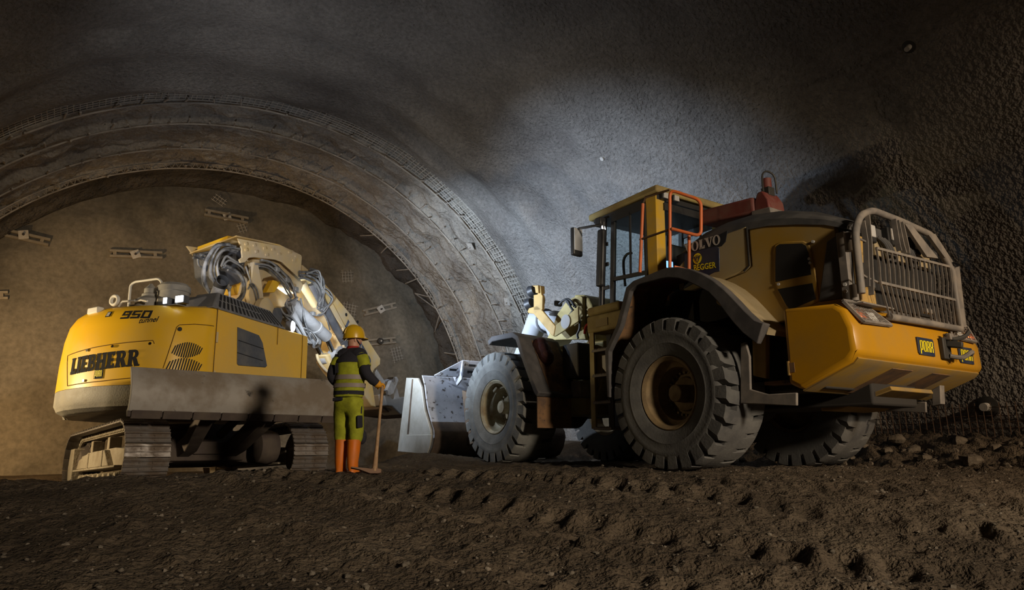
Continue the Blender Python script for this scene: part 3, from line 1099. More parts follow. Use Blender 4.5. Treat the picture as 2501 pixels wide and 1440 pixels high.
MB().prism([(-2.63, 1.075), (-2.60, 1.075), (-2.575, .985), (-2.545, .985), (-2.50, 1.08), (-2.54, 1.10)], 1, y0, y1).build('cutting_edge', M['under'], blade, bevel=.004)
for k in range(8):
    y = y0 + .03 + k * (y1 - y0 - .06) / 8
    EU_ = MB().prism([(-2.655, 1.07), (-2.625, 1.07), (-2.575, .965), (-2.60, .955)], 1, y + .012, y + (y1 - y0 - .06) / 8 - .012).build('edge_segment', M['under'], blade, bevel=.006)
for k in range(9):
    y = y0 + .22 + k * (y1 - y0 - .44) / 8
    MB().prism([(-2.50, 1.66), (-2.28, 1.45), (-2.22, 1.2), (-2.30, 1.0), (-2.52, .99), (-2.56, 1.2)], 1, y - .02, y + .02).build('rib', M['under'], blade)
MB().box(-2.5, -2.24, y0 + .15, y1 - .15, 1.02, 1.12).build('box_beam', M['under'], blade, bevel=.01)
for sy in (-1, 1):
    yy = YC + sy * .40
    MB().loft([[(-2.3, yy - .11 + sy * .1, .98), (-2.3, yy + .11 + sy * .1, .98), (-2.3, yy + .11 + sy * .1, 1.3), (-2.3, yy - .11 + sy * .1, 1.3)],
               [(-1.3, yy - .10, .55), (-1.3, yy + .10, .55), (-1.3, yy + .10, .84), (-1.3, yy - .10, .84)],
               [(-.75, yy - .10, .45), (-.75, yy + .10, .45), (-.75, yy + .10, .68), (-.75, yy - .10, .68)]]).build('blade_arm', M['under'], ex, bevel=.015)
    MB().cyl((-2.2, YC + sy * .2, 1.25), (-.9, YC + sy * .2, .85), .075).build('blade_cylinder', M['under'], ex)
MB().lathe([(.14, -.2), (.26, -.16), (.30, 0), (.26, .16), (.14, .2)], (-1.35, YC - .84, .62), (0, 1, 0), 24).build('track_motor', M['under'], ex)

# ---- slewing house: outline shared by all levels, curved tail
OUT = [(1.63, -1.45), (.6, -1.45), (0, -1.45), (-.97, -1.45)]
TAIL_C = [(-.97, -1.45), (-1.3, -1.38), (-1.7, -1.12), (-1.98, -.62), (-2.08, 0), (-1.98, .62), (-1.7, 1.12), (-1.3, 1.38), (-.97, 1.45)]


def catmull2(pts, n):
    o = []
    for i in range(len(pts) - 1):
        p = [pts[max(i - 1, 0)], pts[i], pts[i + 1], pts[min(i + 2, len(pts) - 1)]]
        for k in range(n):
            t = k / n
            o.append(tuple(.5 * (2 * p[1][c] + (p[2][c] - p[0][c]) * t + (2 * p[0][c] - 5 * p[1][c] + 4 * p[2][c] - p[3][c]) * t * t
                                 + (3 * p[1][c] - p[0][c] - 3 * p[2][c] + p[3][c]) * t ** 3) for c in (0, 1)))
    o.append(pts[-1])
    return o


# end tangents copied from the neighbouring straight sides
_t = catmull2([(0, -1.45)] + TAIL_C + [(1.63, 1.45)], 10)[10:-10]
TL = _t[:81]
TS = [0.0]
for i in range(1, len(TL)):
    TS.append(TS[-1] + math.dist(TL[i], TL[i - 1]))


def tail_at(s):
    """point and outward normal on the tail outline at arc length s from the right-hand seam"""
    i = max(0, min(len(TS) - 2, int(np.searchsorted(TS, s)) - 1))
    f = (s - TS[i]) / (TS[i + 1] - TS[i])
    a, b = TL[i], TL[i + 1]
    n = Vector((b[1] - a[1], -(b[0] - a[0]), 0)).normalized()
    if n.x * a[0] + n.y * a[1] < 0:
        n = -n
    return Vector((a[0] + (b[0] - a[0]) * f, a[1] + (b[1] - a[1]) * f, 0)), n


def ins(z):
    return float(np.interp(z, [1.18, 1.24, 1.34, 1.56, 2.0, 2.4, 2.65, 2.8, 2.88, 2.93], [.16, .05, .0, .0, .01, .04, .09, .17, .26, .42]))


def side_ins(z):
    return float(np.interp(z, [2.8, 2.88, 2.93], [0, .01, .12]))


def house_ring(z, full=True):
    r = [(1.63, -1.45 + side_ins(z), z), (.6, -1.45 + side_ins(z), z), (0, -1.45 + side_ins(z), z)]
    for i, (x, y) in enumerate(TL):
        p, n = tail_at(TS[i])
        w = ssm(min(TS[i], TS[-1] - TS[i]) / .7)
        d = ins(z) * w + side_ins(z) * (1 - w)
        r.append((x - n.x * d, y - n.y * d, z))
    r += [(0, 1.45 - side_ins(z), z), (1.63, 1.45 - side_ins(z), z)]
    return r


hz = (1.56, 1.8, 2.0, 2.2, 2.4, 2.55, 2.65, 2.74, 2.8, 2.85, 2.88, 2.91, 2.93)
house = EU(MB().loft([house_ring(z) for z in hz]), 'house', M['ex_yellow'], smooth=30)
EU(MB().loft([house_ring(z) for z in (1.18, 1.2, 1.24, 1.29, 1.34, 1.45, 1.555)]), 'ballast_weight', M['ballast'], smooth=30)


def tmap(off=.012):
    def f(s, z):
        p, n = tail_at(s)
        d = ins(z) * ssm(min(s, TS[-1] - s) / .7)
        return p + n * (off - d) + Vector((0, 0, z))
    return f


TM = tmap()


def groove(path, r=.007, name='panel_seam', m='gap', par=house):
    return EU(MB().tube(path, r, 5), name, M[m], parent=par, smooth=60)


def tail_path(pts, n=8):
    o = []
    f = tmap(.002)
    for i in range(len(pts) - 1):
        for k in range(n):
            t = k / n
            o.append(f(pts[i][0] + (pts[i + 1][0] - pts[i][0]) * t, pts[i][1] + (pts[i + 1][1] - pts[i][1]) * t))
    o.append(f(*pts[-1]))
    return o


SP_ = -1.456
groove(tail_path([(2.526,1.614),(2.691,2.122),(1.961,2.19),(1.503,2.227),(1.062,2.26),(1.034,2.207)], 8))
groove(tail_path([(2.526,1.614),(1.773,1.633),(1.197,1.669)], 8))
groove(tail_path([(0.872,1.818),(0.728,2.493),(0.684,2.538),(0.433,2.574),(0.125,2.58)], 6))
groove([(-1.05, SP_, 2.9), (-1.05, SP_, 1.57)])
groove([(.62, SP_, 2.9), (.62, SP_, 2.55)])
groove([(1.44, SP_, 2.88), (1.44, SP_, 1.57)])
for (s_, z_) in [(2.148,2.147),(1.672,2.177),(1.093,2.207),(2.12,1.663)]:
    p, n = tail_at(s_)
    EU(MB().cyl(TM(s_, z_) - n * .02, TM(s_, z_) + n * .012, .022, n=10), 'bolt_head', M['chrome'], parent=house)
for (s_, z_), r_ in zip([(0.678,2.464)], (.035,)):
    p, n = tail_at(s_)
    EU(MB().cyl(TM(s_, z_) - n * .02, TM(s_, z_) + n * .006, r_, n=14), 'key_lock', M['black'], parent=house)
# lettering on the tail
(sa, za), (sb, zb) = [(2.485,1.793),(1.21,1.862)]
ps, w = polys_of('LIEBHERR', SLAB)
letters('lettering', ps, lambda x, y: TM(sa + (sb - sa) * x / w, za - .01 + (zb - za) * x / w + y * .265), M['letter'], house, U2T)
(sa2, za2), (sb2, zb2) = [(1.65,2.631),(1.15,2.631)]
ps, w2 = polys_of('950', SQUARE, .12)
letters('model_number', ps, lambda x, y: TM(sa2 + (sb2 - sa2) * x / w2, za2 + (zb2 - za2) * x / w2 + y * .145), M['letter'], house, U2T)
(sa3, za3), (sb3, zb3) = [(1.325,2.545),(1.013,2.579)]
ps, w3 = font_polys('tunnel', .012, .35)
letters('script_word', ps, lambda x, y: TM(sa3 + (sb3 - sa3) * x / w3, za3 + (zb3 - za3) * x / w3 + y * .13), M['letter'], house, U2T)
(sa4, za4), (sb4, zb4) = [(1.934,1.675),(1.772,1.684)]
pl = [rect(k / 6, (k + 1) / 6, 0, 1) for k in range(6)]
lg = letters('logo_plate', pl, lambda x, y: tmap(.010)(sa4 + (sb4 - sa4) * x, za4 + y * .15), M['logo_black'], house, U2T)
ps, w4 = polys_of('porr', TALL)
letters('logo_word', ps, lambda x, y: tmap(.016)(sa4 + (sb4 - sa4) * (.08 + .84 * x / w4), za4 + .03 + y * .10), M['logo_yellow'], house, U2T)
# recessed lamp on the tail and vents on the tail door
(s_, z_), = [(1.921,2.739)]
EU(MB().add([tmap(.01)(s_ + a, z_ + b) for a, b in ((-.05, -.05), (.05, -.05), (.05, .05), (-.05, .05))], [(0, 1, 2, 3)]), 'lamp_recess', M['black'], parent=house, smooth=0)
EU(MB().add([tmap(.016)(s_ + a, z_ + b) for a, b in ((-.03, -.035), (.03, -.035), (.03, .035), (-.03, .035))], [(0, 1, 2, 3)]), 'tail_lamp', M['lamp_grey'], parent=house, smooth=0)
for rows in ([(0.769,2.123),(0.357,2.133)], [(0.83,1.865),(0.349,1.865)]):
    (s0, z0), (s1, z1) = rows
    for k in range(13):
        f = k / 12
        hh = .055 + .075 * math.sin(PI * min(1, max(0, f * .95 + .05)))
        s_ = s0 + (s1 - s0) * f
        zc = z0 + (z1 - z0) * f
        q = [(s_ - .012, zc - hh), (s_ + .008, zc - hh), (s_ + .008 - .05, zc + hh), (s_ - .012 - .05, zc + hh)]
        EU(MB().add([tmap(.008)(a, b) for a, b in q], [(0, 1, 2, 3)]), 'vent_slot', M['black'], parent=house, smooth=0)
# right-hand side grille window
gw = [(-0.532,2.672),(0.059,2.632),(0.176,2.514),(0.346,2.103),(0.3,2.067),(-0.433,2.005),(-0.479,2.027)]
win = EU(MB().prism(gw, 1, -1.465, -1.44), 'side_grille', M['slate'], parent=house, bevel=.01)
for z in (2.2, 2.42):
    EU(MB().bar((-.50, -1.468, z + .02), (.2, -1.468, z - .02), .012, .012), 'grille_seam', M['black'], parent=win)
for (px, pz) in ((-1.03, 2.40), (-1.03, 1.75)):
    EU(MB().box(px - .02, px + .02, -1.475, -1.44, pz - .09, pz + .09), 'hinge', M['ex_cream'], parent=house, bevel=.005)

# ---- sloped slotted cover along the right edge of the deck
lo, hi = [(-1.128,-1.43,2.94),(0.812,-1.43,2.672)], [(-0.639,-1.12,3.293),(0.856,-1.12,3.284)]
lo = [(p[0], p[1], 2.9) for p in lo]
lo = [(-1.15, -1.43, 2.90), (.92, -1.43, 2.90)]
hi = [(-.78, -1.20, 3.27), (.70, -1.20, 3.26)]
cov = EU(MB().loft([[lo[0], hi[0], (hi[0][0], -.75, 3.27), (lo[0][0], -.75, 2.9)], [lo[1], hi[1], (hi[1][0], -.75, 3.26), (lo[1][0], -.75, 2.9)]]), 'deck_cover', M['cover_grey'], bevel=.02)
Lo0, Lo1, Hi0, Hi1 = (Vector(v) for v in (lo[0], lo[1], hi[0], hi[1]))
nrm = (Lo1 - Lo0).cross(Hi0 - Lo0).normalized()
if nrm.y > 0:
    nrm = -nrm
for row in (0, 1):
    for k in range(17):
        if row == 0 and k > 12:
            pass
        f = .06 + .88 * k / 16
        a0, a1 = ((.12, .48), (.56, .90))[row] if k < 12 else ((.12, .5), (.5, .9))[row]
        p = Lo0.lerp(Lo1, f + .02).lerp(Hi0.lerp(Hi1, f), a0)
        q = Lo0.lerp(Lo1, f + .02).lerp(Hi0.lerp(Hi1, f), a1)
        EU(MB().bar(p + nrm * .004, q + nrm * .004, .042, .012, nrm), 'vent_slot', M['black'], parent=cov, bevel=.004)
# dark sloping hood behind it
EU(MB().loft([[(-1.55, -1.05, 2.90), (-1.55, .5, 2.90), (-1.35, .5, 2.98), (-1.35, -1.0, 2.98)], [(-.9, -1.1, 2.9), (-.9, .6, 2.9), (-.9, .6, 3.2), (-.9, -1.05, 3.2)], [(.6, -1.0, 2.9), (.6, .4, 2.9), (.6, .4, 3.18), (.6, -1.0, 3.18)]]), 'engine_hood', M['cover_grey'], bevel=.02)

# ---- things on the tail deck
hr = [(-1.25,0.245,3.133),(-1.25,0.259,3.446),(-1.25,0.167,3.495),(-1.25,-0.344,3.495),(-1.25,-0.424,3.412),(-1.25,-0.451,3.248)]
EU(MB().tube(fillet([(-1.25, hr[0][1], 2.9)] + hr[1:5] + [(-1.25, hr[4][1], 2.9)], .06), .022, 10), 'handrail', M['white'], smooth=60)
c = [(-1.25,-0.664,3.109),(-1.25,-0.245,3.154),(-1.25,-0.831,3.134),(-1.25,-0.538,3.166),(-1.25,1.336,3.106),(-1.25,1.004,3.184)]
lq_ = [(-1.5,-1.076,3.034),(-1.5,-0.791,3.065)]
y0_ = c[0][1]
EU(MB().lathe([(.02, 2.90), (.25, 2.90), (.25, 3.20), (.265, 3.21), (.265, 3.30), (.22, 3.35), (.02, 3.37)], (-1.22, y0_, 0), (0, 0, 1), 32), 'air_filter', M['roof_grey'])
y0_ = c[1][1]
EU(MB().lathe([(.02, 2.90), (.22, 2.90), (.22, 3.10), (.13, 3.16), (.13, 3.20), (.10, 3.22), (.10, 3.30), (.02, 3.40)], (-1.3, y0_, 0), (0, 0, 1), 28), 'beacon', M['roof_grey'])
for k, (px, mm, w) in enumerate(((2, 'lamp_white', .075), (3, 'lamp_soft', .035))):
    y0_ = lq_[k][1]
    lb = EU(MB().box(-1.52, -1.40, y0_ - w - .02, y0_ + w + .02 + .10 * k, 2.92, 3.05), 'work_lamp', M['slate'], bevel=.01)
    dirv = (0, -1, 0)
    EU(MB().box(-1.535, -1.52, y0_ - w, y0_ + w * .9, 2.94, 3.04), 'lamp_lens', M[mm], parent=lb)
(s_, z_), = [(2.385,2.799)]
p, n = tail_at(s_)
p = p - n * .22 + Vector((0, 0, 2.86))
EU(MB().bar(p - Vector((-n.y, n.x, 0)) * .14, p + Vector((-n.y, n.x, 0)) * .14, .12, .11), 'tail_light_bar', M['white'], bevel=.02)
(s_, z_), = [(2.03,2.824)]
p, n = tail_at(s_)
p = p - n * .3 + Vector((0, 0, 2.93))
tt = Vector((-n.y, n.x, 0))
ring = [p + tt * .075 * math.cos(a) + Vector((0, 0, .09 + .075 * math.sin(a))) for a in np.linspace(0, 2 * PI, 20)[:-1]]
EU(MB().tube(ring, .03, 8, True), 'lifting_eye', M['white'], smooth=60)
rd = MB()
for pth in ([(-1.6,0.092,2.966),(-1.6,0.016,3.044),(-1.6,-0.243,3.03)], [(-1.6,-0.245,3.016),(-1.6,-0.37,3.031),(-1.6,-0.501,2.995)]):
    rd.tube(pth, .02, 6)
EU(rd, 'deck_pipe', M['white'], smooth=60)

# lamp at the front right corner of the deck
cl = [(1.268,-1.3,3.04),(1.409,-1.3,3.042)]
p = Vector(cl[0])
wl = EU(MB().lathe([(.02, -.10), (.11, -.09), (.13, .02), (.11, .02)], p, (.30, -.9, -.05), 24), 'work_lamp', M['slate'])
EU(MB().lathe([(.001, .018), (.115, .02), (.09, .05), (.001, .065)], p, (.30, -.9, -.05), 20), 'lamp_lens', M['lamp_white'], parent=wl)
EU(MB().bar(p + Vector((0, .04, -.22)), p, .04, .03), 'bracket', M['slate'], parent=wl)

# ---- boom: base, elbow box, armoured cover
BY = -.35
boom = MB()
boom.prism([(0.86,3.279),(1.069,3.738),(1.144,4.037),(1.174,4.563),(1.915,4.743),(2.432,4.737),(2.859,4.617),(3.019,4.46),(2.92,4.237),(2.561,4.304),(2.215,4.37),(1.831,4.362),(1.559,4.235),(1.44,4.023),(1.393,3.655),(1.866,3.309),(1.6,3.168)], 1, BY, .37)
bo = EU(boom, 'boom', M['ex_cream'], bevel=.02)
up = [(0.497,4.781),(1.868,5.055),(2.339,5.095),(2.712,5.059),(2.686,4.518),(2.172,4.658),(1.986,4.71),(1.737,4.694),(1.044,4.545),(0.868,4.475),(0.776,4.361),(0.631,4.302),(0.576,4.355),(0.668,4.434),(0.625,4.613)]
cv = EU(MB().prism(up, 1, -.49, -.455), 'boom_cover', M['ex_cream'], bevel=.012)
for q in [(0.733,-0.495,4.731),(0.988,-0.495,4.785),(0.745,-0.495,4.611),(1.065,-0.495,4.674),(1.323,-0.495,4.826),(1.599,-0.495,4.883),(1.403,-0.495,4.703),(1.82,-0.495,4.847),(2.2,-0.495,5.001),(2.454,-0.495,4.979),(2.368,-0.495,4.856)]:
    EU(MB().cyl((q[0], -.515, q[2]), (q[0], -.48, q[2]), .035, .028, 12), 'bolt_head', M['ex_cream'], parent=cv)
rf = [(0.6,-0.362,4.864),(0.6,0.765,4.642)]
e0, e1 = Vector(rf[0]), Vector(rf[1])
tops = [e0, Vector([(1.84,-0.49,5.044)][0]), Vector([(2.682,-0.49,5.048)][0])]
lat = e1 - e0
EU(MB().loft([[tops[0], tops[0] + lat, tops[0] + lat + Vector((0, 0, .035)), tops[0] + Vector((0, 0, .035))],
              [tops[1], tops[1] + lat, tops[1] + lat + Vector((0, 0, .035)), tops[1] + Vector((0, 0, .035))],
              [tops[2], tops[2] + lat, tops[2] + lat + Vector((0, 0, .035)), tops[2] + Vector((0, 0, .035))]]), 'roof_plate', M['ex_dusty'], parent=cv, bevel=.006)
EU(MB().loft([[e0 + lat * .2 + Vector((.02, 0, .035)), e0 + lat * .85 + Vector((.02, 0, .035)), e0 + lat * .85 + Vector((.02, 0, .11)), e0 + lat * .2 + Vector((.02, 0, .11))],
              [e0 + lat * .2 + Vector((.8, 0, .22)), e0 + lat * .85 + Vector((.8, 0, .22)), e0 + lat * .85 + Vector((.8, 0, .26)), e0 + lat * .2 + Vector((.8, 0, .26))]]), 'roof_doubler', M['ex_yellow'], parent=cv, bevel=.006)
EU(MB().prism([(q[0], q[1]) for q in up[:4]] + [(2.5, 4.5), (1.0, 4.45)], 1, e1.y - .02, e1.y + .02), 'far_cover', M['ex_dusty'], parent=cv)
# boom foot, bracket plates and lower lug
ft = [(0.929,3.714),(1.015,4.436),(1.143,4.473),(1.315,4.073),(1.476,3.489),(1.89,3.217),(1.512,3.092),(1.128,3.242)]
EU(MB().prism(ft, 1, -.50, -.40), 'boom_foot_plate', M['ex_cream'], bevel=.015)
c = [(1.346,-0.62,3.423),(1.655,-0.62,3.365)]
EU(MB().lathe([(.02, -.10), (.30, -.10), (.30, .02), (.25, .05), (.02, .06)], c[0], (.1, -1, 0), 30), 'pivot_cover', M['ex_cream'])
EU(MB().lathe([(.02, -.06), (.17, -.06), (.17, .04), (.02, .05)], Vector(c[1]) + Vector((.02, -.02, .05)), (.1, -1, 0), 24), 'swivel_cap', M['slate'])
EU(MB().prism([(1.707,3.968),(1.907,4.295),(2.199,4.333),(1.987,4.036)], 1, -.33, -.2), 'boom_gusset', M['ex_yellow'], bevel=.01)
EU(MB().prism([(1.661,4.124),(2.31,4.557),(3.254,4.626),(3.646,4.415),(3.607,3.994),(2.863,3.447),(2.129,3.307)], 1, .02, .20), 'boom_inner_plate', M['ex_dusty'], bevel=.01)

# ---- stick with armour, blue lettering and its cylinder
stick = [(2.933,4.939),(3.933,4.724),(5.274,4.189),(6.11,3.718),(6.884,3.288),(6.865,3.11),(6.534,2.927),(6.353,2.735),(6.662,1.903),(6.405,1.927),(5.809,2.309),(4.996,2.695),(4.668,2.912),(4.847,3.254),(4.946,3.677),(4.1,4.144),(3.28,4.588),(2.962,4.766)]
so = EU(MB().prism(stick, 1, -.36, .30), 'stick', M['ex_dusty'], bevel=.02)
EU(MB().prism([(4.004,4.116),(4.221,4.27),(4.752,3.871),(5.18,3.518),(5.282,3.124),(4.961,2.949),(4.678,3.033),(4.854,3.462),(4.718,3.757)], 1, -.42, -.35), 'wear_plate', M['ex_cream'], parent=so, bevel=.01)
for q in [(4.952,-0.37,4.152),(5.549,-0.37,4.075)]:
    EU(MB().cyl((q[0], -.372, q[2]), (q[0], -.352, q[2]), .045, n=14), 'pin_hole', M['black'], parent=so)
b = [(4.89,-0.368,3.825),(6.226,-0.368,2.907),(5.043,-0.368,4.051)]
p0, p1, pu = Vector(b[0]), Vector(b[1]), Vector(b[2])
ps, w = polys_of('LIEBHERR', SLAB)
ex_ = (p1 - p0) / w
ups = (pu - p0)
letters('lettering', ps, plane_map(p0, ex_, ups * 1.0), M['letter_blue'], so, U2T)
# stick cylinder (dark) along the inner edge
q = [(3.158,-0.22,4.57),(3.742,-0.22,4.15),(5.263,-0.22,3.093)]
EU(MB().tube([q[0], q[1]], .10, 18), 'cylinder_sleeve', M['ex_dusty'])
cy = EU(MB().tube([Vector(q[0]) + Vector((.15, -.16, .0)), Vector(q[2]) + Vector((0, -.16, 0))], .10, 18), 'stick_cylinder', M['slate'])

# pair of tilt cylinders with dust-grey barrels and bright rods
for k, (pa, pb, pc, yy) in enumerate(((*[(2.348,-0.52,3.835),(3.819,-0.52,3.353),(4.174,-0.52,2.968)], -.52), (*[(2.343,-0.3,3.687),(3.716,-0.3,3.195),(4.059,-0.3,2.868)], -.30))):
    pa, pb, pc = Vector(pa), Vector(pb), Vector(pc)
    d = (pb - pa).normalized()
    cyb = EU(MB().tube([pa, pa + d * .12, pa + d * .125, pb - d * .5, pb - d * .49, pb - d * .42, pb - d * .41, pb], [.13, .15, .135, .135, .155, .155, .135, .14], 22), 'boom_cylinder', M['cylinder'])
    EU(MB().cyl(pb - d * .05, pc, .06, n=16), 'rod', M['chrome'], parent=cyb)
    EU(MB().lathe([(.02, -.11), (.12, -.11), (.13, -.05), (.13, .05), (.12, .11), (.02, .11)], pc, (0, 1, 0), 20), 'rod_eye', M['cylinder'], parent=cyb)
EU(MB().cyl(*[(2.204,-0.56,3.761),(2.885,-0.56,3.051)], .09, n=14), 'guard_tube', M['cylinder'])
# yellow rod-end crosshead at the stick heel
EU(MB().prism([(3.859,2.93),(4.108,3.008),(4.372,2.967),(4.961,2.949),(5.097,2.672),(4.587,2.546),(4.207,2.599)], 1, -.50, -.22), 'crosshead', M['ex_dusty'], bevel=.05, seg=3)
EU(MB().tube(spline([(3.613,-0.4,2.912),(3.692,-0.4,2.767),(3.951,-0.4,2.606),(4.324,-0.4,2.493),(4.79,-0.4,2.406)], 4), .035, 10), 'crosshead_rim', M['ex_cream'], smooth=60)
c, = [(4.447,-0.5,3.093)]
EU(MB().lathe([(.01, 0), (.13, 0), (.14, .05), (.09, .06), (.09, .13), (.01, .14)], c, (0, -1, 0), 22), 'pin_boss', M['cylinder'])

# ---- quick coupler / bucket linkage beyond the worker
ln = [(6.726,-0.25,2.925),(7.224,-0.25,2.636),(7.81,-0.25,2.822),(7.51,-0.25,2.314),(8.064,-0.25,2.065),(8.307,-0.25,2.145),(8.587,-0.25,1.984),(7.389,-0.25,2.069)]
EU(MB().cyl(ln[0], ln[1], .085, n=16), 'bucket_cylinder', M['cylinder'])
EU(MB().cyl(Vector(ln[1]) - (Vector(ln[1]) - Vector(ln[0])) * .15, ln[2], .05, n=12), 'bucket_rod', M['chrome'])
lk = EU(MB().prism([(7.58,2.839),(7.842,2.883),(7.978,2.801),(7.616,2.356),(7.387,2.287),(7.136,2.333)], 1, -.40, -.30), 'link_plate', M['cylinder'], bevel=.015)
for q in [(7.551,-0.42,2.767),(7.101,-0.42,2.345)]:
    EU(MB().cyl((q[0], -.46, q[2]), (q[0], -.28, q[2]), .07, n=14), 'pin', M['chrome'], parent=lk)
EU(MB().prism([(7.623,2.678),(7.885,2.744),(8.162,2.288),(7.842,2.212)], 1, -.34, -.2), 'link_bar', M['cylinder'], bevel=.01)
EU(MB().prism([(7.134,2.313),(7.483,2.37),(7.641,2.208),(8.611,2.38),(8.726,2.18),(8.56,1.86),(8.176,1.81),(7.645,2.008),(7.291,2.003)], 1, -.36, .2), 'coupler', M['pipe'], bevel=.03)
EU(MB().prism([(7.558,2.236),(9.871,2.506),(10.494,2.159),(9.728,1.843),(8.202,1.843),(7.568,1.941)], 1, -.1, 1.0), 'digging_bucket', M['under'], bevel=.03)


# ---- hoses and steel pipes
def hose(px, r, m='hose', n=7):
    return EU(MB().tube(spline(px, n), r, 8), 'hose' if m == 'hose' else 'pipe', M[m], smooth=60)


